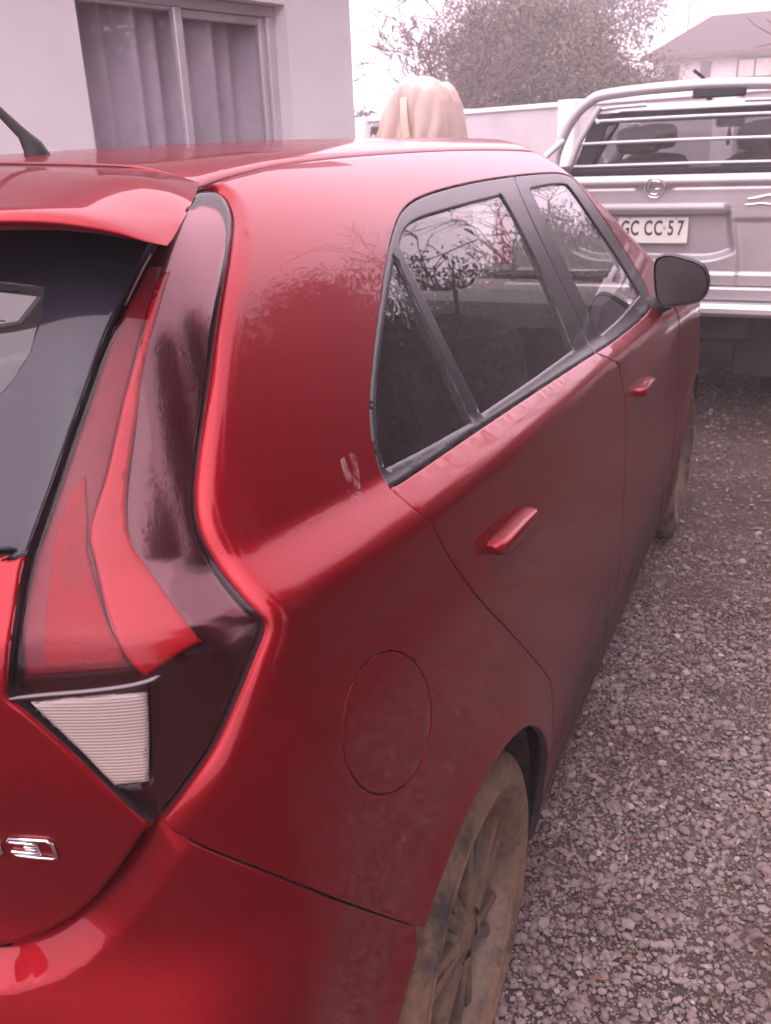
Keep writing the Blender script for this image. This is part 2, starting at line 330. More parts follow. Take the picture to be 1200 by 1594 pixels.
# ---- trees ----
def leaf_mat(name, cols, rough=0.6):
    m, t, b = new_mat(name); ge = N(t, 'ShaderNodeNewGeometry'); k = len(cols)
    r = ramp(t, ge.outputs['Random Per Island'], [(i / (k - 1), c) for i, c in enumerate(cols)]); cn = noise(t, 1.7, 3, 0.6); cv = ramp(t, cn.outputs['Fac'], [(0.36, (0.5,) * 3), (0.64, (1.3,) * 3)]); mx = N(t, 'ShaderNodeMix', data_type='RGBA', blend_type='MULTIPLY'); mx.inputs[0].default_value = 1; t.links.new(r.outputs[0], mx.inputs[6]); t.links.new(cv.outputs[0], mx.inputs[7]); t.links.new(mx.outputs[2], b.inputs['Base Color']); b.inputs['Roughness'].default_value = rough
    b.inputs['Specular IOR Level'].default_value = 0.3; return m
def leaves(C, S, L, W):
    """leaf quads round clump centres C with spread S; leaf length L"""
    n = len(C); p = C + rng.normal(0, 1, (n, 3)) * S
    d = rng.normal(0, 1, (n, 3)); d /= np.linalg.norm(d, axis=1)[:, None]; e = np.cross(d, rng.normal(0, 1, (n, 3))); e /= np.linalg.norm(e, axis=1)[:, None]
    ln = (L * rng.uniform(0.6, 1.4, n))[:, None]; wd = (W * rng.uniform(0.6, 1.4, n))[:, None]
    V = np.stack([p - d * ln, p + e * wd, p + d * ln, p - e * wd], 1).reshape(-1, 3); F = np.arange(4 * n).reshape(-1, 4)
    return V, F
def fast_mesh(name, V, F, mat, parent):
    me = bpy.data.meshes.new(name); V = V - np.array(world_loc(parent)); me.vertices.add(len(V)); me.vertices.foreach_set('co', V.ravel()); me.loops.add(F.size); me.loops.foreach_set('vertex_index', F.ravel().astype(np.int32))
    me.polygons.add(len(F)); me.polygons.foreach_set('loop_start', np.arange(0, F.size, 4, dtype=np.int32)); me.update(calc_edges=True); me.materials.append(mat)
    o = bpy.data.objects.new(name, me); COL.objects.link(o); o.parent = parent; return o
M_bark = simple('bark', (0.10, 0.078, 0.07), 0.9, var=0.3, scale=12)
def branches(p, d, L, r, depth, out, spread=0.55, up=0.12, lim=0.006):
    pts = [np.array(p, float)]; rs = [r]; d = np.array(d, float)
    for i in range(4):
        d = d + rng.normal(0, 0.14, 3) + np.array((0, 0, up * 0.4)); d /= np.linalg.norm(d); pts.append(pts[-1] + d * L / 4); rs.append(r * (1 - 0.42 * (i + 1) / 4))
    out.append((pts, rs))
    if depth == 0: return
    for k in range(3 if depth > 1 else 4):
        q = pts[rng.integers(2, 5)]; nd = d + rng.normal(0, spread, 3); nd /= np.linalg.norm(nd)
        branches(q, nd, L * rng.uniform(0.6, 0.85), max(r * 0.52, lim), depth - 1, out, spread, up, lim)
def bare_tree(name, label, base, H, r, depth=5, lean=(0, 0, 1), lim=0.012, spread=0.55, seed=3):
    global rng
    rng = np.random.default_rng(seed)
    t = thing(name, label, 'tree', base); out = []
    branches(np.array(base, float) - (0, 0, .05), lean, H * 0.42, r, depth, out, spread, 0.12, lim)
    pts, rs = out[0]; smooth_by_angle(MB().tube(pts, rs, 10).build('trunk', M_bark, t), 60)
    mb = MB()
    for pts, rs in out[1:]: mb.tube(pts, rs, 5, cap=False)
    mb.build('crown', M_bark, t); return t
def leafy_tree(name, label, base, crowns, nclump, per, spread, L, W, mat, trunk_r=0.12, cat='tree', trunk_h=None):
    """crowns: list of ellipsoids (dx, dy, dz, rx, ry, rz)"""
    t = thing(name, label, cat, base); base = np.array(base, float); Cs = []
    vol = np.array([c[3] * c[4] * c[5] for c in crowns]); vol /= vol.sum()
    for c, v in zip(crowns, vol):
        k = max(6, int(nclump * v)); u = rng.normal(0, 1, (k, 3)); u /= np.linalg.norm(u, axis=1)[:, None]; rr = rng.random(k)[:, None] ** 0.45 * rng.uniform(0.85, 1.12, k)[:, None]
        Cs.append(base + np.array(c[:3]) + u * rr * np.array(c[3:]))
    Cc = np.vstack(Cs); V, F = leaves(np.repeat(Cc, per, 0), spread, L, W); V[:, 2] = np.maximum(V[:, 2], 0.03); fast_mesh('crown', V, F, mat, t)
    top = trunk_h or crowns[0][2]; P_ = [base + (0, 0, -0.05), base + (0.04, 0.02, top * 0.35), base + (-0.05, 0.05, top * 0.7), base + np.array(crowns[0][:3])]
    smooth_by_angle(MB().tube(P_, [trunk_r, trunk_r * 0.8, trunk_r * 0.6, trunk_r * 0.25], 9).build('trunk', M_bark, t), 60)
    for i in range(0, len(Cc), max(1, len(Cc) // 14)):
        a = P_[2] + (P_[3] - P_[2]) * rng.random(); smooth_by_angle(MB().tube([a, (a + Cc[i]) / 2 + rng.normal(0, 0.1, 3), Cc[i]], [trunk_r * 0.4, trunk_r * 0.25, 0.008], 5).build('limb', M_bark, t), 60)
    return t
M_olive = leaf_mat('olive_leaf', [(0.115, 0.105, 0.075), (0.165, 0.155, 0.11), (0.22, 0.20, 0.15)])
M_dark = leaf_mat('dark_leaf', [(0.016, 0.020, 0.010), (0.035, 0.042, 0.020), (0.065, 0.065, 0.032)])
M_euc = leaf_mat('grey_leaf', [(0.06, 0.062, 0.06), (0.095, 0.095, 0.095), (0.14, 0.135, 0.135)])
leafy_tree('bushy_tree', 'big dull green bushy tree behind the boundary wall', (-4.0, 19.2, 0), [(-0.4, 0, 2.3, 1.8, 1.3, 1.9), (-1.9, 0.2, 2.2, 0.9, 0.9, 1.5), (0.9, 0.3, 3.1, 0.6, 0.6, 0.6), (-1.7, 0.2, 3.7, 0.5, 0.5, 0.6), (1.0, 0, 2.0, 1.5, 1.3, 1.3), (-0.9, 0.3, 3.6, 1.2, 0.9, 1.2), (0.3, 0.2, 3.2, 1.1, 0.9, 0.9)], 1300, 110, 0.27, 0.034, 0.013, M_olive)
leafy_tree('hedge_tree', 'low spreading olive shrub behind the wall left of the far house', (-0.6, 20.2, 0), [(-1.6, 0, 1.4, 1.2, 1.2, 1.1), (-2.4, 0, 1.9, 0.9, 1.0, 1.0)], 600, 80, 0.22, 0.036, 0.013, M_olive)
bare_tree('bare_tree', 'leafless tree with thin branches left of the bushy tree', (-5.9, 18.2, 0), 4.9, 0.085, 6, (0.06, 0, 1), 0.0105, 0.62, 22)
leafy_tree('eucalyptus_tree', 'tall grey green eucalyptus rising behind the bushy tree', (-6.0, 31.0, 0), [(0.4, 0, 4.9, 1.2, 1.0, 1.0), (1.9, 0, 4.7, 0.7, 0.8, 0.85), (-1.0, 0, 5.2, 1.2, 1.0, 1.1), (1.2, 0, 5.7, 1.1, 0.9, 0.8)], 110, 80, 0.22, 0.09, 0.02, M_euc, 0.2)
leafy_tree('distant_tree', 'small dark tree far off beside the white house corner', (-14.4, 31.6, 0), [(0, 0, 1.6, 0.85, 0.85, 1.25)], 60, 50, 0.2, 0.10, 0.04, M_dark, 0.1)
# trees and hedge along the open right side of the yard, seen only as reflections
YG = 'trees along the right side of the yard'
def yard(x, y, h, rx, ry, name, label, mat=M_dark, n=90):
    leafy_tree(name, label, (x, y, 0), [(0, 0, h * 0.55, rx, ry, h * 0.42), (0.2, 0.3, h * 0.78, rx * 0.7, ry * 0.7, h * 0.22), (0, 0, h * 0.22, rx * 0.95, ry * 0.95, h * 0.22)], n, 120 if h < 7 else 80, 0.26 if h < 7 else 0.24, 0.042 if h < 7 else 0.055, 0.024 if h < 7 else 0.028, mat, 0.1)
for x, y, h, rx, label in ((4.1, 8.2, 5.8, 1.15, 'tall dark leafy tree mirrored in the red rear pillar'), (4.4, 12.6, 5.2, 1.4, 'dark leafy tree mirrored in the rear door window'), (4.9, 18.0, 5.6, 1.6, 'dark tree mirrored between the two side windows'),
        (4.75, 6.5, 5.6, 1.25, 'dark tree mirrored on the lower rear pillar'), (5.2, 26.0, 6.6, 2.0, 'far dark tree mirrored in the front door window'), (5.0, 4.8, 8.6, 1.5, 'broad dark tree mirrored low on the red quarter panel'), (4.9, 1.7, 9.8, 1.5, 'dark tree mirrored round the fuel door'), (5.1, -1.6, 9.8, 1.6, 'dark tree mirrored at the edge of the tail lamp'), (6.3, -5.2, 7.6, 1.6, 'dark tree mirrored in the side mirror')):
    yard(x, y, h, rx, rx, 'yard_tree', label, n=int((44 if h < 7 else 36) * rx * h))
bare_tree('bare_yard_tree', 'leafless tree whose branches mirror in the car windows', (5.0, 13.5, 0), 7.6, 0.10, 5, (0.05, 0.1, 1), 0.010, seed=11)
bare_tree('bare_yard_tree', 'leafless tree mirrored in the house window', (7.2, 9.4, 0), 7.2, 0.10, 5, (0.0, 0.0, 1), 0.010, seed=12)
bare_tree('bare_yard_tree', 'leafless tree mirrored high on the red pillar', (5.2, 9.0, 0), 7.6, 0.09, 5, (0.08, 0.0, 1), 0.010, seed=13)
# ---- far two storey house ----
fh = thing('far_house', 'far cream house with brown hipped roof above the pickup', 'house', (-1.5, 40.0, 0))
M_cream = simple('cream_render', (0.72, 0.64, 0.62), 0.85, var=0.04); M_tile = simple('brown_roof', (0.040, 0.024, 0.022), 0.85, var=0.2, scale=8)
x0, x1, y0, y1, ze = -4.9, 3.2, 38.0, 44.0, 4.15
MB().box((x0, y0, 0), (x1, y1, ze)).build('wall', M_cream, fh)
o_ = 0.45; MB().add([(x0 - o_, y0 - o_, ze + .003), (x1 + o_, y0 - o_, ze + .003), (x1 + o_, y1 + o_, ze + .003), (x0 - o_, y1 + o_, ze + .003), (-3.3, 41, 5.72), (1.6, 41, 5.72)], [[3, 2, 1, 0], [0, 1, 5, 4], [1, 2, 5], [2, 3, 4, 5], [3, 0, 4]]).build('roof', M_tile, fh)
MB().box((x0 - o_, y0 - o_ - .02, ze - 0.10), (x1 + o_, y0 - o_, ze + 0.05)).build('fascia', simple('brown_fascia', (0.10, 0.07, 0.065), 0.8), fh)
M_wfr = simple('brown_window_frame', (0.12, 0.085, 0.08), 0.7); M_wpn = simple('pale_pane', (0.62, 0.50, 0.44), 0.2, coat=0.5)  # far windows: pale warm panes of one even colour
M_dpn = simple('dark_pane', (0.10, 0.075, 0.075), 0.2, coat=0.6)
def fwin(xa, xb, za, zb, mat, n):
    w = MB().bbox((xa, y0 - 0.06, za), (xb, y0 - .001, zb), 0.01).build('window', M_wfr, fh); s = (xb - xa - 0.07) / n
    for i in range(n): MB().box((xa + 0.07 + i * s, y0 - 0.075, za + 0.07), (xa + i * s + s, y0 - 0.061, zb - 0.07)).build('pane', mat, w)
fwin(-1.95, -0.72, 3.28, 3.98, M_wpn, 2); fwin(-3.2, -2.85, 3.42, 3.92, M_dpn, 1); fwin(-4.5, -3.95, 3.36, 3.88, M_dpn, 1); fwin(0.2, 1.4, 3.28, 3.98, M_wpn, 2)
mast = thing('aerial_mast', 'thin lattice aerial mast above the far roof', 'mast', (-5.6, 52.0, 0)); MB().tube([(-5.6, 52, 0), (-5.6, 52, 7.6)], 0.05, 6).build('pole', M_wfr, mast)
for z in (7.0, 7.3): MB().tube([(-5.9, 52, z), (-5.3, 52, z)], 0.02, 5).build('cross_arm', M_wfr, mast)
# ---- draped cover ----
def cover():
    """cloth thrown over a frame: ridge left of the middle, long slope to the left, square shoulder to the right"""
    c = np.array((-1.80, 7.05, 0)); hx = [-0.37, -0.35, -0.30, -0.25, -0.19, -0.12, -0.05, 0.02, 0.10, 0.18, 0.24, 0.28, 0.305, 0.315]; hz = [1.02, 1.50, 1.63, 1.69, 1.78, 1.88, 1.975, 1.99, 1.98, 1.95, 1.90, 1.82, 1.70, 1.10]
    xs = np.concatenate([np.linspace(-0.37, -0.33, 5), np.linspace(-0.32, 0.28, 46), np.linspace(0.285, 0.315, 6)]); H = np.interp(xs, hx, hz); H = np.convolve(np.pad(H, 1, 'edge'), [0.2, 0.6, 0.2], 'valid')
    rows = []
    for x, Hh in zip(xs, H):
        col = []; prof = [(-0.34, 0.0), (-0.33, 0.30), (-0.32, 0.55), (-0.31, 0.72), (-0.30, 0.82), (-0.29, 0.90), (-0.275, 0.955), (-0.25, 0.985), (-0.20, 1.0), (-0.08, 1.004), (0.06, 1.0), (0.20, 0.99), (0.27, 0.95), (0.30, 0.8), (0.32, 0.4), (0.33, 0.0)]
        for y, f in catmull(prof, 3):
            z = max(0.02, f * Hh); front = 1.0 if y < 0 else -1.0; hang = 1 - min(1.0, max(0.0, (f - 0.80) / 0.2))
            fo = 0.060 * abs(math.sin(x * 11 + 1.6 * z + 0.4)) ** 0.7 + 0.026 * abs(math.sin(x * 23 - 5 * z)) + 0.014 * math.sin(x * 41 + 9 * z)
            dz = 0.020 * abs(math.sin(x * 17 + y * 9)) + 0.016 * math.sin(y * 27 - x * 14)
            yy = y - front * fo * (0.55 + 0.45 * hang) * min(1, abs(y) / 0.15)
            col.append(c + np.array((x + 0.006 * math.sin(z * 17 + y * 5), yy, max(0.02, z + dz * (1 - hang)))))
        rows.append(col)
    mb = MB().grid(rows); m_ = len(rows[0]); mb.F += [list(range(m_)), [(len(rows) - 1) * m_ + k for k in range(m_)][::-1]]
    m, t, b = new_mat('beige_cloth'); n1 = noise(t, 5, 6, 0.6); n2 = noise(t, 260, 2); r = ramp(t, n1.outputs['Fac'], [(0.3, (0.50, 0.375, 0.315)), (0.7, (0.66, 0.52, 0.45))]); t.links.new(r.outputs[0], b.inputs['Base Color']); b.inputs['Roughness'].default_value = 0.95
    bp = N(t, 'ShaderNodeBump'); bp.inputs['Strength'].default_value = 0.3; bp.inputs['Distance'].default_value = 0.004; t.links.new(n2.outputs['Fac'], bp.inputs['Height']); t.links.new(bp.outputs[0], b.inputs['Normal'])
    root = thing('draped_cover', 'tall object draped in a beige cloth tied down before the boundary wall', 'cover', (c[0], c[1], 0))
    o = mb.build('cloth', m, root); smooth_by_angle(o, 70)
    # strap hanging down the front and a dark foot showing at the lower left
    S = []; 
    for t_ in np.linspace(0, 1, 14):
        z = 1.86 - 0.75 * t_; S.append([c + np.array((0.0 + 0.09 * t_ + dx, -0.325 - 0.05 * min(1, t_ * 5), z)) for dx in (-0.028 - 0.012 * t_, 0.0, 0.028 + 0.012 * t_)])
    MB().grid(S).build('strap', simple('pale_strap', (0.70, 0.56, 0.45), 0.9), root, smooth=True)
    MB().bbox(tuple(c + np.array((-0.42, -0.30, 1.0))), tuple(c + np.array((-0.29, -0.1, 1.69))), 0.03, lambda v: (v[0] + max(0, v[2] - 1.4) * 0.35, v[1], v[2])).build('dark_corner', M_dpn, root)
cover()

# ---- damp evening haze ----
def haze():
    m = bpy.data.materials.new('haze'); m.use_nodes = True; t = m.node_tree; t.nodes.clear()
    v = N(t, 'ShaderNodeVolumePrincipled'); v.inputs['Color'].default_value = (0.97, 0.93, 0.96, 1); v.inputs['Density'].default_value = 0.0075; v.inputs['Anisotropy'].default_value = 0.0
    out = N(t, 'ShaderNodeOutputMaterial'); t.links.new(v.outputs[0], out.inputs['Volume'])
    o = MB().box((-24, -14, -1), (16, 58, 9.5)).build('haze', m); tag(o, 'thin pale haze lying over the yard', 'haze', kind='stuff')
haze()
# ---- analytic body surface of the hatchback (metres; y forward, x right, z up) ----
def smax(a, b, r):
    h = np.maximum(r - np.abs(a - b), 0.0) / r
    return np.maximum(a, b) + h * h * r * 0.25
def smin(a, b, r):
    return -smax(-a, -b, r)
def softp(h, w):
    return w * np.logaddexp(0.0, h / w)
def sstep(a, b, t):
    t = np.clip((t - a) / (b - a), 0, 1)
    return t * t * (3 - 2 * t)
WHEELS = ((0.70, 0.303), (3.23, 0.303))
def shoulder(y):
    return 1.105 - 0.045 * (y - 0.3)
def side_w(y, z):
    zs = shoulder(y)
    h = z - zs
    w = 0.868 - 0.10 * np.maximum(z - 0.62, 0) ** 2 - 0.30 * np.maximum(0.55 - z, 0) ** 2
    w = w - (0.575 - 0.05 * np.clip(h / 0.4, 0, 1)) * softp(h - 0.010, 0.010) - 0.034 * sstep(0.0, 0.055, h)
    t = np.maximum(1.0 - y, 0)
    w = w - 0.080 * t ** 2
    t = np.maximum(y - 2.9, 0)
    w = w - 0.055 * t ** 2
    # rocker: a shallow concave dip above the sill
    w = w - 0.010 * np.exp(-((z - 0.36) / 0.06) ** 2) * sstep(0.95, 1.2, y) * sstep(3.0, 2.75, y)
    for wy, wz in WHEELS:
        r = np.hypot(y - wy, z - wz)
        w = w + 0.012 * np.exp(-((r - 0.34) / 0.055) ** 2) * (z < 0.95)
    return w
def rear_y(x, z):
    ax = np.abs(x)
    y = 0.02 + 0.22 * ax ** 2.4
    # bumper bulge, hatch, tilted glass
    y = y + 0.055 * sstep(0.62, 0.80, z) - 0.03 * sstep(0.80, 1.05, z) * sstep(0.9, 0.5, ax)
    y = y + 0.92 * softp(z - 1.115, 0.02) + 0.025 * sstep(1.12, 1.17, z)
    y = y + 0.35 * np.maximum(0.45 - z, 0) ** 2
    return y
def roof_z(x, y):
    return 1.540 - 0.024 * ((y - 1.75) / 1.25) ** 2 - 0.030 * (x / 0.6) ** 2
def screen_z(x, y):
    return 1.475 - 0.62 * (y - 2.52) - 0.05 * x ** 2
def hood_z(x, y):
    return 1.06 - 0.12 * np.maximum(y - 3.0, 0) - 0.16 * np.maximum(y - 3.45, 0) ** 2 - 0.06 * x ** 2
def front_y(x, z):
    return 4.05 - 0.30 * np.abs(x) ** 2.6 - 0.22 * np.maximum(z - 0.55, 0) - 0.3 * np.maximum(0.3 - z, 0)
def body(x, y, z):
    ax = np.abs(x)
    side = ax - side_w(y, z)
    rear = rear_y(x, z) - y
    wall = smax(side, rear, 0.115)
    wall = smax(wall, y - front_y(x, z), 0.16)
    top = z - smin(roof_z(x, y), screen_z(x, y), 0.10)
    cabin = smax(wall, top, 0.14)
    low = smax(wall, z - hood_z(x, y), 0.10)
    low = smax(low, z - 1.07, 0.02)
    return smin(cabin, low, 0.03)
def march(o, d, t0, t1, fn=None, n=160):
    """first root of the body surface along rays o + t d (arrays n x 3)."""
    fn = fn or body
    o = np.atleast_2d(np.asarray(o, float)); d = np.atleast_2d(np.asarray(d, float))
    ts = np.linspace(t0, t1, n)
    N = max(len(o), len(d))
    lo = np.full(N, t0); hi = np.full(N, np.nan); prev = None
    for k, t in enumerate(ts):
        p = o + d * t
        v = np.broadcast_to(fn(p[:, 0], p[:, 1], p[:, 2]), (N,))
        m = np.isnan(hi) & (v <= 0)
        if k: lo = np.where(m, ts[k - 1], lo)
        hi = np.where(m, t, hi)
    miss = np.isnan(hi)
    h = np.where(miss, t1, hi); l = np.where(miss, t1, lo)
    for _ in range(26):
        c = 0.5 * (l + h); p = o + d * c[:, None]
        ins = fn(p[:, 0], p[:, 1], p[:, 2]) <= 0
        h = np.where(ins, c, h); l = np.where(ins, l, c)
    return o + d * h[:, None], miss
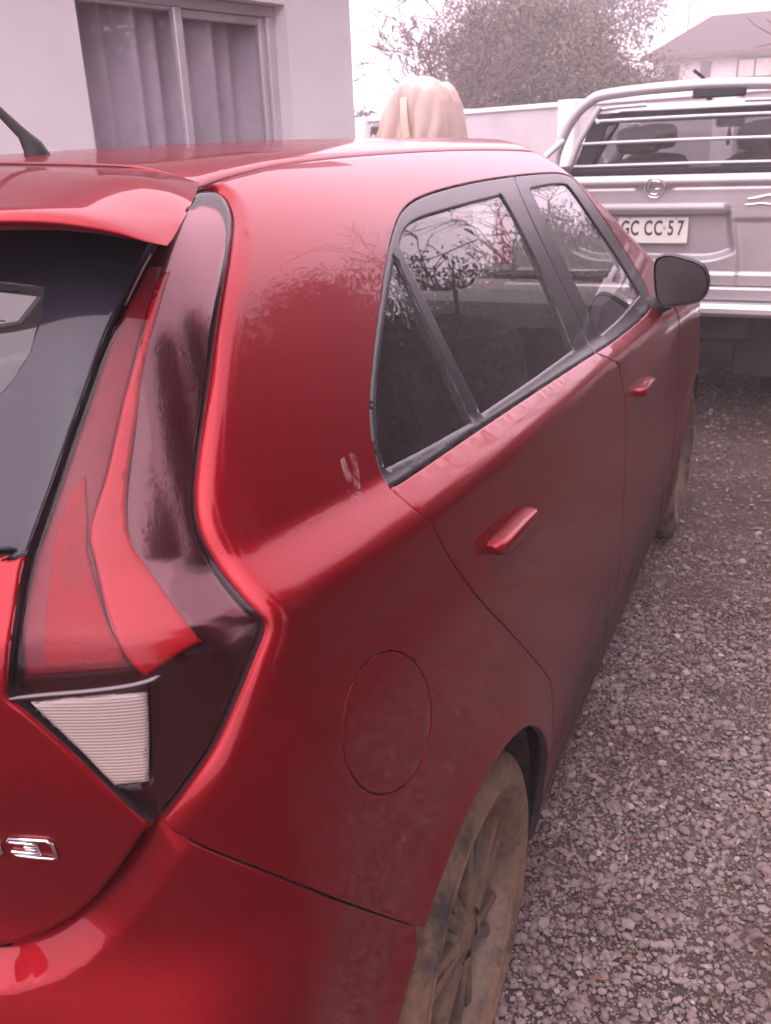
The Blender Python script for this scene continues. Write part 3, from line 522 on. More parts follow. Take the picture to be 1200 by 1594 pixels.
# feature lines of the body: points on the surface above (x, y, z in metres)
CURVES = {
    'lamp_out': [(0.4968,0.6485,1.4801),(0.4973,0.6593,1.4803),(0.4977,0.6704,1.4805),(0.4991,0.6792,1.4801),(0.5016,0.685,1.479),(0.5049,0.6885,1.4773),(0.5098,0.6889,1.4747),(0.5161,0.6865,1.4709),(0.5235,0.6817,1.4661),(0.5317,0.6739,1.4603),(0.5402,0.6641,1.4538),(0.5493,0.652,1.4463),(0.5591,0.6364,1.4374),(0.5695,0.6171,1.4271),(0.5801,0.5955,1.4156),(0.591,0.5724,1.4026),(0.6023,0.5476,1.3879),(0.6135,0.5221,1.372),(0.6239,0.4978,1.3559),(0.6338,0.4742,1.3391),(0.6434,0.4513,1.3222),(0.6515,0.431,1.3068),(0.658,0.414,1.2939),(0.6636,0.399,1.2823),(0.6687,0.3849,1.2712),(0.6736,0.3711,1.2601),(0.6781,0.3582,1.2495),(0.6823,0.3465,1.2395),(0.6864,0.3359,1.23),(0.6902,0.3264,1.2212),(0.6938,0.3183,1.2131),(0.6974,0.3119,1.206),(0.7008,0.3068,1.1996),(0.7045,0.3025,1.1933),(0.7082,0.2987,1.1872),(0.7122,0.2957,1.1813),(0.7167,0.2932,1.1751),(0.7217,0.2914,1.1685),(0.7276,0.2898,1.1618),(0.7346,0.2879,1.1549),(0.7438,0.285,1.1479),(0.7542,0.2816,1.141),(0.7637,0.2786,1.1348),(0.7718,0.2767,1.1295),(0.7787,0.2756,1.1245),(0.7844,0.2748,1.1199),(0.7886,0.2743,1.1155),(0.7917,0.274,1.1115),(0.7938,0.2734,1.1073),(0.7949,0.2727,1.1029),(0.7954,0.2712,1.0988),(0.7954,0.2686,1.0943),(0.7949,0.265,1.0894),(0.7939,0.2604,1.0841),(0.7923,0.2546,1.0771),(0.7901,0.2476,1.0674),(0.7871,0.2397,1.0557),(0.7833,0.2315,1.0432),(0.7785,0.2229,1.0299),(0.7732,0.2135,1.016),(0.7678,0.2045,1.0034),(0.7623,0.1965,0.9926),(0.7564,0.1891,0.9826),(0.7502,0.1824,0.9728),(0.7433,0.1762,0.9623),(0.7359,0.1707,0.9517),(0.7294,0.1668,0.9427),(0.7248,0.1644,0.9369),(0.7217,0.163,0.9333),(0.7186,0.1616,0.9297)],
    'lamp_in': [(0.7186,0.1616,0.9297),(0.7151,0.1597,0.9319),(0.7117,0.1579,0.934),(0.7075,0.1556,0.9386),(0.7021,0.1527,0.9469),(0.6957,0.1495,0.9574),(0.6889,0.1464,0.9685),(0.6816,0.1435,0.9801),(0.6738,0.1407,0.9924),(0.6657,0.1379,1.0043),(0.6569,0.135,1.0163),(0.6479,0.132,1.0281),(0.6397,0.1292,1.0387),(0.6327,0.1267,1.0477),(0.6263,0.1246,1.0553),(0.6209,0.1229,1.0615),(0.6166,0.1216,1.0657),(0.6133,0.1206,1.0686),(0.611,0.1201,1.0717),(0.6096,0.1199,1.0748),(0.6091,0.1201,1.0782),(0.6094,0.1211,1.0842),(0.6101,0.1234,1.0944),(0.6105,0.1272,1.1065),(0.6102,0.1319,1.1178),(0.6085,0.1374,1.1268),(0.6048,0.1449,1.1345),(0.5997,0.1547,1.1429),(0.5927,0.1671,1.1526),(0.5859,0.1805,1.1643),(0.5828,0.1935,1.1794),(0.5816,0.2085,1.1966),(0.5812,0.2257,1.2156),(0.5807,0.2444,1.2358),(0.5794,0.2654,1.2581),(0.5777,0.2885,1.2818),(0.5756,0.3104,1.3036),(0.5733,0.3294,1.3221),(0.5708,0.3466,1.3385),(0.5687,0.3634,1.3536),(0.5668,0.3803,1.3672),(0.5651,0.3971,1.3794),(0.5627,0.4145,1.3911),(0.5593,0.4326,1.4025),(0.5552,0.4514,1.4134),(0.5504,0.4719,1.4241),(0.5444,0.496,1.4351),(0.5369,0.5231,1.446),(0.5286,0.5497,1.4555),(0.5205,0.573,1.463),(0.5129,0.5936,1.4689),(0.5063,0.6121,1.4736),(0.5018,0.6268,1.4766),(0.4993,0.6375,1.4783),(0.4968,0.6485,1.4801)],
    'dlo': [(0.7824,0.5798,1.1324),(0.7772,0.5826,1.1364),(0.7723,0.5847,1.1407),(0.7674,0.5876,1.1464),(0.7624,0.5915,1.1542),(0.7568,0.5974,1.1629),(0.7508,0.6053,1.1724),(0.7444,0.6148,1.1826),(0.7375,0.6266,1.1936),(0.7298,0.6424,1.206),(0.7208,0.6644,1.2205),(0.7108,0.6914,1.2368),(0.7004,0.7203,1.2534),(0.6901,0.7503,1.2699),(0.6794,0.7826,1.2868),(0.6682,0.8168,1.3043),(0.6558,0.8545,1.3233),(0.6427,0.8947,1.3431),(0.6306,0.9332,1.3611),(0.6198,0.9681,1.376),(0.61,1.0011,1.3885),(0.6009,1.0336,1.3993),(0.5932,1.0643,1.4081),(0.5868,1.0931,1.4149),(0.5811,1.1244,1.4207),(0.5761,1.1584,1.4256),(0.5719,1.195,1.4294),(0.5682,1.2392,1.4326),(0.5646,1.2964,1.4354),(0.5613,1.3641,1.4375),(0.5584,1.435,1.4393),(0.556,1.5069,1.4405),(0.5539,1.5821,1.4411),(0.5522,1.6579,1.4414),(0.5508,1.7312,1.4413),(0.5496,1.8041,1.4408),(0.5484,1.8818,1.4402)],
    'dlo_f': [(0.5484,1.8818,1.4402),(0.5476,1.9755,1.4387),(0.5466,2.0766,1.437),(0.5464,2.1703,1.4348),(0.547,2.2482,1.432),(0.5481,2.3148,1.4286),(0.5492,2.3745,1.4233),(0.5508,2.4183,1.4171),(0.556,2.438,1.4097),(0.567,2.447,1.3969),(0.5834,2.4567,1.3767),(0.6025,2.4696,1.3505),(0.6225,2.4883,1.3198),(0.6454,2.5087,1.2832),(0.6712,2.5265,1.2424),(0.6958,2.5401,1.2035),(0.7185,2.5491,1.1679),(0.7398,2.5538,1.1347),(0.7578,2.5535,1.1069),(0.7706,2.5465,1.0875),(0.7799,2.5349,1.0736),(0.7891,2.5234,1.0598)],
    'belt_f': [(0.7891,2.5234,1.0598),(0.7971,2.4792,1.0528),(0.8065,2.4256,1.0478),(0.8136,2.3288,1.047),(0.8166,2.1672,1.0519),(0.8169,1.9895,1.0592),(0.8165,1.85,1.0654),(0.8155,1.7602,1.0699),(0.8138,1.6918,1.0739),(0.8121,1.6272,1.0777)],
    'belt': [(0.8121,1.6272,1.0777),(0.8109,1.5816,1.0805),(0.8097,1.5377,1.0831),(0.8082,1.4756,1.0867),(0.8063,1.3926,1.0915),(0.8042,1.2988,1.0969),(0.8021,1.1966,1.1027),(0.7998,1.0808,1.1092),(0.7976,0.9658,1.1155),(0.7954,0.8753,1.1201),(0.7935,0.8112,1.1229),(0.7919,0.7603,1.1249),(0.7903,0.7156,1.1266),(0.7887,0.6723,1.1281),(0.787,0.634,1.1293),(0.7856,0.6061,1.1303),(0.7844,0.5919,1.1311),(0.7834,0.5858,1.1318),(0.7824,0.5798,1.1324)],
    'rglass': [(0.6228,1.0015,1.3708),(0.618,1.0187,1.3771),(0.613,1.0365,1.3835),(0.6084,1.0578,1.3891),(0.6046,1.0808,1.3935),(0.6013,1.1075,1.3971),(0.5982,1.1477,1.4),(0.5953,1.2118,1.4021),(0.5925,1.2953,1.4036),(0.5898,1.3844,1.4048),(0.5873,1.472,1.4058),(0.5849,1.565,1.4064),(0.5822,1.6664,1.4071)],
    'rglass_f': [(0.5822,1.6664,1.4071),(0.5902,1.6639,1.3967),(0.5978,1.6627,1.3863),(0.6116,1.6585,1.3657),(0.6358,1.6509,1.3285),(0.6666,1.6389,1.2815),(0.6977,1.6209,1.2343),(0.7271,1.5946,1.1903),(0.7563,1.563,1.1469),(0.7849,1.5319,1.1046)],
    'rglass_b': [(0.7849,1.5319,1.1046),(0.7849,1.4184,1.109),(0.7849,1.3159,1.113),(0.7847,1.2153,1.1171),(0.7842,1.1131,1.1218),(0.7835,1.0152,1.1265),(0.7827,0.9281,1.1304)],
    'qglass': [(0.6334,0.9582,1.3563),(0.6465,0.9157,1.3371),(0.6588,0.8757,1.3187),(0.6705,0.8381,1.3009),(0.682,0.8024,1.2831),(0.6931,0.7687,1.2658),(0.7033,0.7386,1.2496),(0.7126,0.7119,1.2348),(0.7212,0.688,1.2209),(0.7294,0.6672,1.2078),(0.7373,0.6488,1.195),(0.7449,0.6331,1.1828),(0.7517,0.6207,1.172),(0.7573,0.613,1.1631),(0.7623,0.6083,1.1554),(0.7672,0.6037,1.1477)],
    'qglass_b': [(0.7672,0.6037,1.1477),(0.7697,0.6354,1.1457),(0.7722,0.6688,1.1434),(0.7749,0.7085,1.1409),(0.7777,0.7586,1.138),(0.7806,0.8183,1.1346),(0.7833,0.8839,1.1306)],
    'fglass': [(0.5766,1.914,1.4074),(0.5753,1.9765,1.4074),(0.5738,2.0422,1.4074),(0.5728,2.106,1.4067),(0.5724,2.1689,1.4054),(0.5726,2.2292,1.4033),(0.5742,2.276,1.3999),(0.5759,2.3006,1.3968),(0.579,2.3093,1.3923),(0.5871,2.316,1.3806),(0.6019,2.329,1.3578),(0.6211,2.3435,1.3272),(0.6421,2.3583,1.2938),(0.6647,2.3746,1.258),(0.6892,2.3911,1.2193),(0.713,2.4041,1.1818),(0.7348,2.4109,1.1479),(0.7556,2.4141,1.1158),(0.7765,2.417,1.0834)],
    'fglass_b': [(0.7765,2.417,1.0834),(0.7804,2.3012,1.0818),(0.7841,2.1937,1.0804),(0.7868,2.0886,1.0802),(0.7884,1.9826,1.082),(0.7894,1.8796,1.085),(0.7904,1.7837,1.0878)],
    'bgap_top': [(0.5484,1.8818,1.4402),(0.5544,1.8632,1.4347),(0.5598,1.8465,1.4292),(0.5701,1.826,1.4179),(0.586,1.804,1.3984),(0.6042,1.7865,1.3728),(0.624,1.7728,1.3426),(0.6463,1.7585,1.3086),(0.6715,1.7434,1.2701),(0.7,1.7265,1.2269),(0.7329,1.707,1.1772),(0.769,1.6857,1.123),(0.8121,1.6272,1.0777)],
    'doorgap': [(0.7839,0.5763,1.1313),(0.7934,0.5753,1.1249),(0.8029,0.574,1.1186),(0.8117,0.5734,1.1125),(0.8197,0.5746,1.1062),(0.8263,0.5781,1.0992),(0.8303,0.5845,1.0912),(0.8322,0.5906,1.0839),(0.8334,0.5949,1.0776),(0.8348,0.6002,1.0691),(0.8365,0.6069,1.0573),(0.8382,0.6149,1.0429),(0.8405,0.6271,1.0246),(0.8444,0.6425,1.0024),(0.8501,0.6599,0.977),(0.8561,0.6834,0.9471),(0.8611,0.7227,0.9065),(0.8658,0.7747,0.8566),(0.8697,0.8277,0.8065),(0.8723,0.8755,0.7614),(0.8741,0.9206,0.7191),(0.8751,0.9624,0.68),(0.8756,0.996,0.6479),(0.8757,1.0217,0.6225),(0.8756,1.049,0.5957)],
    'bgap': [(0.8121,1.6272,1.0777),(0.8189,1.6369,1.0728),(0.8256,1.647,1.0679),(0.8325,1.6563,1.0626),(0.8393,1.6648,1.0566),(0.8454,1.6768,1.0493),(0.8491,1.7028,1.0387)],
    'bumpgap': [(0.7186,0.1616,0.9297),(0.7302,0.1685,0.919),(0.7416,0.1759,0.9078),(0.753,0.1841,0.8959),(0.7647,0.1934,0.8836),(0.7763,0.2038,0.8703),(0.7875,0.2153,0.8558),(0.7981,0.2281,0.8396),(0.8082,0.2424,0.8214),(0.8176,0.2588,0.8011),(0.8263,0.2772,0.7787),(0.8339,0.2992,0.7522),(0.8386,0.3298,0.7158),(0.8432,0.3671,0.6716),(0.8484,0.4096,0.6216),(0.8588,0.4456,0.579)],
    'hatchgap': [(0.7148,0.1597,0.93),(0.7119,0.1585,0.928),(0.7088,0.1572,0.9258),(0.7043,0.1557,0.9207),(0.6972,0.1538,0.91),(0.6882,0.1519,0.8956),(0.6788,0.15,0.8814),(0.6698,0.1482,0.8686),(0.6605,0.1463,0.856),(0.6509,0.1444,0.8436),(0.6413,0.1423,0.8316),(0.6314,0.1401,0.82),(0.621,0.1375,0.809),(0.6093,0.1345,0.7985),(0.5973,0.1308,0.7891),(0.5862,0.1269,0.7812),(0.5764,0.1232,0.7749),(0.567,0.1197,0.7696),(0.5576,0.1162,0.765),(0.5481,0.1129,0.7611),(0.5386,0.1096,0.7576),(0.529,0.1063,0.7542)],
    'glassbot': [(0.5828,0.1935,1.1794),(0.5796,0.1917,1.1786),(0.5764,0.19,1.1777),(0.5731,0.1882,1.1769),(0.5695,0.1864,1.1761),(0.5658,0.1845,1.1752),(0.5621,0.1827,1.1743)],
    'frit': [(0.42,0.3826,1.416),(0.444,0.386,1.4153),(0.4649,0.3837,1.4099),(0.4835,0.371,1.3955),(0.4947,0.3491,1.3729),(0.5009,0.3185,1.3396),(0.4951,0.2972,1.3177),(0.4898,0.2871,1.3079)],
    'stripe': [(0.577,0.4764,1.4054),(0.5829,0.4597,1.3952),(0.5881,0.4442,1.3852),(0.5935,0.4272,1.3733),(0.5994,0.4069,1.3582),(0.6048,0.3861,1.3413),(0.6099,0.3679,1.3252),(0.615,0.3532,1.3108),(0.6203,0.34,1.2972),(0.6255,0.3269,1.2835),(0.6304,0.3127,1.269),(0.6352,0.2986,1.2545),(0.6397,0.2862,1.2413),(0.6438,0.2758,1.2298),(0.6479,0.2667,1.2195),(0.6523,0.259,1.2098),(0.6572,0.2524,1.2007),(0.6626,0.2469,1.1922),(0.6683,0.2428,1.1844),(0.6743,0.2404,1.1778),(0.6807,0.2392,1.1719),(0.6875,0.238,1.1657),(0.6949,0.2361,1.1597),(0.7033,0.2334,1.1539),(0.7146,0.2291,1.1466),(0.73,0.2227,1.1368),(0.7465,0.2164,1.1247),(0.7592,0.2148,1.1095)],
    'stripe_l': [(0.7592,0.2148,1.1095),(0.7562,0.2106,1.1084),(0.7531,0.2066,1.1072),(0.7488,0.2011,1.105),(0.7418,0.1925,1.1003),(0.7332,0.1831,1.094),(0.7262,0.1764,1.0891),(0.7231,0.1736,1.0864),(0.7222,0.1728,1.0857),(0.7203,0.1719,1.0877),(0.7159,0.1701,1.0929),(0.7103,0.1687,1.1006),(0.7042,0.1687,1.1105),(0.697,0.1719,1.1228),(0.6858,0.1801,1.1348),(0.6733,0.1903,1.1452),(0.6617,0.2,1.1548),(0.6517,0.2088,1.1647),(0.6446,0.2149,1.1744),(0.6391,0.2192,1.182),(0.6348,0.2227,1.188),(0.6314,0.2266,1.1936),(0.6294,0.2307,1.1988),(0.6283,0.2351,1.2037),(0.6274,0.2413,1.2101),(0.6264,0.2502,1.2191),(0.6254,0.261,1.2296),(0.6238,0.2725,1.2409),(0.6211,0.2842,1.2528),(0.6178,0.2966,1.2655),(0.6146,0.3087,1.2778),(0.6117,0.3201,1.289),(0.6089,0.3312,1.2997),(0.6061,0.343,1.3108),(0.6032,0.3566,1.323),(0.6002,0.3712,1.3357),(0.5971,0.3849,1.3475),(0.5937,0.3968,1.3576),(0.5902,0.4078,1.3668),(0.5866,0.4193,1.3757),(0.5822,0.4326,1.3855),(0.5776,0.4466,1.3951),(0.5743,0.4587,1.4021),(0.5739,0.4664,1.405),(0.5755,0.4713,1.4052),(0.577,0.4764,1.4054)],
    'bezel': [(0.6008,0.1551,1.1429),(0.5862,0.1905,1.1747),(0.584,0.2414,1.2314),(0.5793,0.3069,1.2983),(0.5728,0.3603,1.3485),(0.5678,0.4112,1.3857),(0.5568,0.4681,1.4185),(0.5655,0.4801,1.4158),(0.5802,0.4418,1.391),(0.5947,0.3864,1.3504),(0.6052,0.3422,1.3109),(0.6131,0.3077,1.2779),(0.6222,0.2715,1.241),(0.6258,0.2404,1.2102),(0.6299,0.2258,1.1937),(0.6435,0.2134,1.1736),(0.6724,0.1886,1.1445),(0.7024,0.1673,1.1096),(0.71,0.1665,1.0933),(0.6698,0.1456,1.0913),(0.6185,0.125,1.088),(0.6135,0.1331,1.1179)],
    'smear_a': [(0.7426,0.5269,1.1795),(0.7427,0.537,1.1802),(0.7543,0.53,1.1622),(0.7705,0.5065,1.1405),(0.7705,0.4964,1.1403),(0.7574,0.5097,1.156)],
    'smear_b': [(0.7432,0.5495,1.1802),(0.7453,0.5624,1.178),(0.7571,0.5466,1.1592),(0.7747,0.5163,1.1374),(0.7753,0.5013,1.1367),(0.7592,0.526,1.1545)],
    'redpanel': [(0.598,0.2058,1.1876),(0.5959,0.2432,1.2282),(0.6027,0.2609,1.2424),(0.6216,0.2359,1.2081),(0.6315,0.2174,1.1844),(0.6463,0.2064,1.1654),(0.6724,0.1867,1.1435),(0.6974,0.1707,1.121),(0.7051,0.1652,1.0996),(0.675,0.15,1.0998),(0.6363,0.1338,1.0974),(0.6243,0.1582,1.1392)],
    'white': [(0.6255,0.1249,1.0668),(0.6577,0.1377,1.0706),(0.6948,0.1543,1.0732),(0.723,0.1713,1.072),(0.7205,0.1668,1.0275),(0.7168,0.1602,0.9796),(0.6872,0.1457,0.9766),(0.6663,0.1385,1.0098)],
    'fuel': [(0.8523,0.5229,0.8431),(0.8513,0.526,0.8686),(0.8495,0.5212,0.8966),(0.847,0.5094,0.9244),(0.8434,0.4932,0.949),(0.8389,0.4744,0.9686),(0.8344,0.4529,0.983),(0.8307,0.4298,0.992),(0.8279,0.4065,0.9955),(0.8262,0.3846,0.9934),(0.8256,0.3651,0.9863),(0.8261,0.3492,0.9747),(0.8275,0.3378,0.9592),(0.8293,0.3322,0.9399),(0.8311,0.3335,0.9174),(0.8333,0.3407,0.8933),(0.8359,0.3535,0.8692),(0.8388,0.3714,0.8467),(0.8418,0.3936,0.8271),(0.8448,0.4188,0.8122),(0.8475,0.4455,0.8033),(0.8498,0.4714,0.8018),(0.8515,0.4943,0.8082),(0.8524,0.512,0.8223),(0.8523,0.5229,0.8431)],
    'lip': [(0.6104,0.1199,1.0717),(0.6186,0.123,1.0729),(0.6268,0.1261,1.074),(0.6364,0.1298,1.0751),(0.6484,0.1346,1.0763),(0.6617,0.14,1.0774),(0.6746,0.1454,1.0785),(0.6867,0.151,1.0796),(0.6981,0.1569,1.0805),(0.7075,0.1625,1.0812),(0.7147,0.1671,1.082),(0.7203,0.171,1.083),(0.7248,0.1744,1.084),(0.7281,0.177,1.085),(0.7305,0.1791,1.086),(0.7328,0.1811,1.0871)],
    'mirror': [(0.8078,2.42,1.1539),(0.8076,2.42,1.1668),(0.8086,2.42,1.1758),(0.8112,2.42,1.183),(0.8155,2.42,1.1889),(0.8213,2.42,1.193),(0.8283,2.42,1.1958),(0.8358,2.42,1.1978),(0.8443,2.42,1.1985),(0.855,2.42,1.1979),(0.8689,2.42,1.1956),(0.8848,2.42,1.1919),(0.9002,2.42,1.1877),(0.9147,2.42,1.1832),(0.9287,2.42,1.1781),(0.9401,2.42,1.1722),(0.9481,2.42,1.1653),(0.9535,2.42,1.1576),(0.9579,2.42,1.1493),(0.9617,2.42,1.1404),(0.9644,2.42,1.1308),(0.9658,2.42,1.1208),(0.9659,2.42,1.1098),(0.9647,2.42,1.0984),(0.9618,2.42,1.0881),(0.9574,2.42,1.0795),(0.9512,2.42,1.072),(0.9427,2.42,1.0656),(0.9311,2.42,1.0606),(0.9171,2.42,1.0566),(0.9027,2.42,1.0533),(0.8874,2.42,1.05),(0.8717,2.42,1.0472),(0.8579,2.42,1.0462),(0.8474,2.42,1.0469),(0.8389,2.42,1.0493),(0.8316,2.42,1.0547),(0.8254,2.42,1.0633),(0.8204,2.42,1.0748),(0.8162,2.42,1.0896),(0.8124,2.42,1.1103),(0.8095,2.42,1.1341)],
}
# ================= red hatchback =================
car = thing('parked_hatchback', 'dusty red hatchback parked close by with black side windows and tall tail lamp', 'car', (0, 2.0, 0))
def inside(P, L):
    x, y = P[:, 0], P[:, 1]; r = np.zeros(len(P), bool)
    A = L; B = np.roll(L, -1, 0)
    for (ax, ay), (bx, by) in zip(A, B):
        c = (ay > y) != (by > y)
        if not c.any(): continue
        xi = ax + (y - ay) / (by - ay + 1e-30) * (bx - ax); r ^= c & (x < xi)
    return r
def nearest(P, A, B):
    """distance and unit direction from each P to the nearest segment"""
    D = np.full(len(P), 1e9); G = np.zeros((len(P), 2))
    for a, b in zip(A, B):
        ab = b - a; t = np.clip(((P - a) @ ab) / (ab @ ab + 1e-18), 0, 1); v = a + t[:, None] * ab - P
        d = np.hypot(v[:, 0], v[:, 1]); m = d < D; D[m] = d[m]; G[m] = v[m] / (d[m][:, None] + 1e-12)
    return D, G
def resample(L, s, closed=True):
    if closed: L = np.vstack([L, L[:1]])
    out = []
    for a, b in zip(L[:-1], L[1:]):
        d = np.linalg.norm(b - a)
        if d < 1e-6: continue
        k = max(1, int(round(d / s)))
        for i in range(k): out.append(a + (b - a) * i / k)
    if not closed: out.append(L[-1])
    return np.array(out)
def dedupe(L, eps=6e-4):
    out = [L[0]]
    for p in L[1:]:
        if np.linalg.norm(p - out[-1]) > eps: out.append(p)
    if np.linalg.norm(out[0] - out[-1]) < eps: out.pop()
    return np.array(out)
def grad(p):
    e = 1e-4; E = np.eye(3) * e
    g = np.stack([body(*(p + E[i]).T) - body(*(p - E[i]).T) for i in range(3)], -1)
    return g / (np.linalg.norm(g, axis=1)[:, None] + 1e-12)
CACHE = {}
def panel(name, mat, loop, axis, parent, res=0.02, rounds=(), off=0.0, flange=0.016, holes=(), edge=(0.003, 0.002), inset=0.0008, sym=False, sgn=1, key=None):
    """a trimmed piece of the body surface with rolled edges and a turned-in flange"""
    key = key or name
    if key not in CACHE:
        n = np.array(axis, float); n /= np.linalg.norm(n)
        e1 = np.cross((0, 0, 1), n) if abs(n[2]) < 0.95 else np.cross((0, 1, 0), n)
        e1 /= np.linalg.norm(e1); e2 = np.cross(n, e1)
        to2 = lambda P: np.stack([np.asarray(P) @ e1, np.asarray(P) @ e2], -1)
        def prep(L3, inner):
            L3 = dedupe(resample(dedupe(np.asarray(L3, float)), 0.012)); L = to2(L3)
            area = 0.5 * np.sum(L[:, 0] * np.roll(L[:, 1], -1) - np.roll(L[:, 0], -1) * L[:, 1])
            if (area < 0) != inner: L = L[::-1]; L3 = L3[::-1]
            seam = (np.abs(L3[:, 0]) < 2e-3) & (np.abs(np.roll(L3, -1, 0)[:, 0]) < 2e-3) if sym else np.zeros(len(L), bool)
            t = np.roll(L, -1, 0) - np.roll(L, 1, 0); t /= np.linalg.norm(t, axis=1)[:, None] + 1e-12
            nn = np.stack([-t[:, 1], t[:, 0]], -1)
            sv = seam | np.roll(seam, 1); w = np.where(sv, 0.0, inset)
            return L + nn * w[:, None], seam, nn, sv
        loops = [prep(loop, False)] + [prep(h, True) for h in holes]
        A = np.vstack([l[0] for l in loops]); B = np.vstack([np.roll(l[0], -1, 0) for l in loops]); S = np.concatenate([l[1] for l in loops])
        rr = [r for _, r, _ in rounds] + [edge[0]]; rmax = max(rr)
        def isin(P):
            m = inside(P, loops[0][0])
            for l in loops[1:]: m &= ~inside(P, l[0])
            return m
        lo = A.min(0); hi = A.max(0)
        gx = np.arange(lo[0], hi[0], res); gy = np.arange(lo[1], hi[1], res * 0.866)
        X, Y = np.meshgrid(gx, gy); X = X + (np.arange(len(gy)) % 2)[:, None] * res / 2
        G = np.stack([X.ravel(), Y.ravel()], -1); G = G[isin(G)]
        extra = []
        ds = sorted(set([round(r * k, 5) for r in set(rr) for k in ((0.12, 0.35, 0.7, 1.05) if r < 0.03 else (0.12, 0.3, 0.5, 0.68, 0.8, 0.88, 0.95, 1.02, 1.15))]))
        for L, seam, nn, sv in loops:
            for d in ds: extra.append((L + nn * d)[~sv] if d < rmax * 1.25 else np.zeros((0, 2)))
        X2 = np.vstack(extra); X2 = X2[isin(X2)]
        src_d = np.concatenate([np.full(len(e_), d) for e_, d in zip(extra, ds * len(loops))])
        allA, allB = A, B
        d_, _ = nearest(G, allA, allB); G = G[d_ > max(0.55 * res, 0.003)]
        d_, _ = nearest(X2, allA, allB); X2 = X2[d_ > 0.0003]
        # thin out points that are too close together
        Q = np.vstack([X2, G]); cell = {}; keep = []
        for i, p in enumerate(Q):
            c = (int(p[0] / 0.0016), int(p[1] / 0.0016))
            if c in cell: continue
            cell[c] = 1; keep.append(i)
        Q = Q[keep]
        verts = [Vector(p) for p in A] + [Vector(p) for p in Q]; edges = []; k = 0
        for L, *_ in loops:
            m = len(L); edges += [(k + i, k + (i + 1) % m) for i in range(m)]; k += m
        ov_, _, of_, orig, _, _ = delaunay_2d_cdt(verts, edges, [], 0, 1e-7)
        P2 = np.array([tuple(v) for v in ov_]); T = np.array([list(f) for f in of_])
        T = T[isin(P2[T].mean(1))]
        used = np.unique(T); remap = -np.ones(len(P2), int); remap[used] = np.arange(len(used)); P2 = P2[used]; T = remap[T]
        o3 = P2[:, :1] * e1 + P2[:, 1:] * e2 + n * 4.0
        P3, miss = march(o3, -n[None], 0.5, 6.5, n=90)
        N0 = grad(P3)
        disp = np.zeros(len(P3)); slope = np.zeros(len(P3)); dirs = np.zeros((len(P3), 2))
        def apply(a, b, r, dep):
            d, g = nearest(P2, a, b); q = np.clip(1 - d / r, 0, 0.999); h = dep * (1 - np.sqrt(1 - q * q)); s_ = np.minimum(dep / r * q / np.sqrt(1 - q * q), 2.2)
            m = h > disp; disp[m] = h[m]; slope[m] = s_[m]; dirs[m] = g[m]
        if edge[1] > 0: apply(A[~S], B[~S], *edge)
        for pl, r, dep in rounds:
            q = to2(pl)
            if dep > 0: apply(q[:-1], q[1:], r, dep); continue
            d, g = nearest(P2, q[:-1], q[1:]); q_ = np.clip(1 - d / r, 0, 1); h = -dep * (q_ - 0.10 * (1 - np.exp(-q_ / 0.10))); s_ = -dep / r * (1 - np.exp(-q_ / 0.10))
            m = h > disp; disp[m] = h[m]; slope[m] = s_[m]; dirs[m] = g[m]
        t3 = dirs[:, :1] * e1 + dirs[:, 1:] * e2; t3 -= N0 * np.sum(t3 * N0, 1)[:, None]; t3 /= np.linalg.norm(t3, axis=1)[:, None] + 1e-9
        NN = N0 + t3 * slope[:, None]; NN /= np.linalg.norm(NN, axis=1)[:, None]
        V = P3 + N0 * (off - disp)[:, None]
        V[P2 @ np.array([1, 0]) > 1e8] = 0
        # flange along the open border
        from collections import Counter
        cnt = Counter()
        for a, b, c in T:
            for e_ in ((a, b), (b, c), (c, a)): cnt[e_] += 1
        border = [e_ for e_ in cnt if (e_[1], e_[0]) not in cnt]
        Vf = list(V); F = [list(t) for t in T]; LN = [NN[i] for t in T for i in t]
        low = {}
        for a, b in border:
            if flange <= 0 or (sym and abs(V[a][0]) < 3e-3 and abs(V[b][0]) < 3e-3): continue
            for i in (a, b):
                if i not in low: low[i] = len(Vf); Vf.append(V[i] - N0[i] * flange)
            F.append([b, a, low[a], low[b]])
            fn = np.cross(V[a] - V[b], Vf[low[a]] - V[a]); fn = fn / (np.linalg.norm(fn) + 1e-12)
            LN += [fn] * 4
        V = np.array(Vf); LN = np.array(LN)
        if sym:
            V[np.abs(V[:, 0]) < 2e-3, 0] = 0.0
            k = len(V); F2 = [[i + k for i in f[::-1]] for f in F]; LM = []
            p = 0
            for f in F:
                LM += [LN[p + j] * (-1, 1, 1) for j in range(len(f))][::-1]; p += len(f)
            V = np.vstack([V, V * (-1, 1, 1)]); F = F + F2; LN = np.vstack([LN, LM])
        CACHE[key] = (V, F, LN, [0 if len(f) == 3 else 1 for f in F])
    V, F, LN, FM = CACHE[key]; kw = dict(mats=[mat, M_trim2], fmat=FM)
    if sgn < 0:
        LM = []; p = 0
        for f in F:
            LM += [LN[p + j] * (-1, 1, 1) for j in range(len(f))][::-1]; p += len(f)
        return mesh_obj(name, V * (-1, 1, 1), [f[::-1] for f in F], mat, parent, normals=LM, **kw)
    return mesh_obj(name, V, F, mat, parent, normals=LN, **kw)
def flip(mb, sgn):
    if sgn < 0:
        mb.V = [(-x, y, z) for x, y, z in mb.V]; mb.F = [f[::-1] for f in mb.F]
    return mb
def ray_to(P, d, t1=6.0):
    return march(np.asarray(P, float).reshape(-1, 3), [d], 0.5, t1, n=70)[0]
def sides_at(yz): yz = np.asarray(yz, float).reshape(-1, 2); return ray_to(np.c_[np.full(len(yz), 3.0), yz], (-1, 0, 0), 3.0)
def tops_at(xy): xy = np.asarray(xy, float).reshape(-1, 2); return ray_to(np.c_[xy, np.full(len(xy), 3.0)], (0, 0, -1), 3.0)
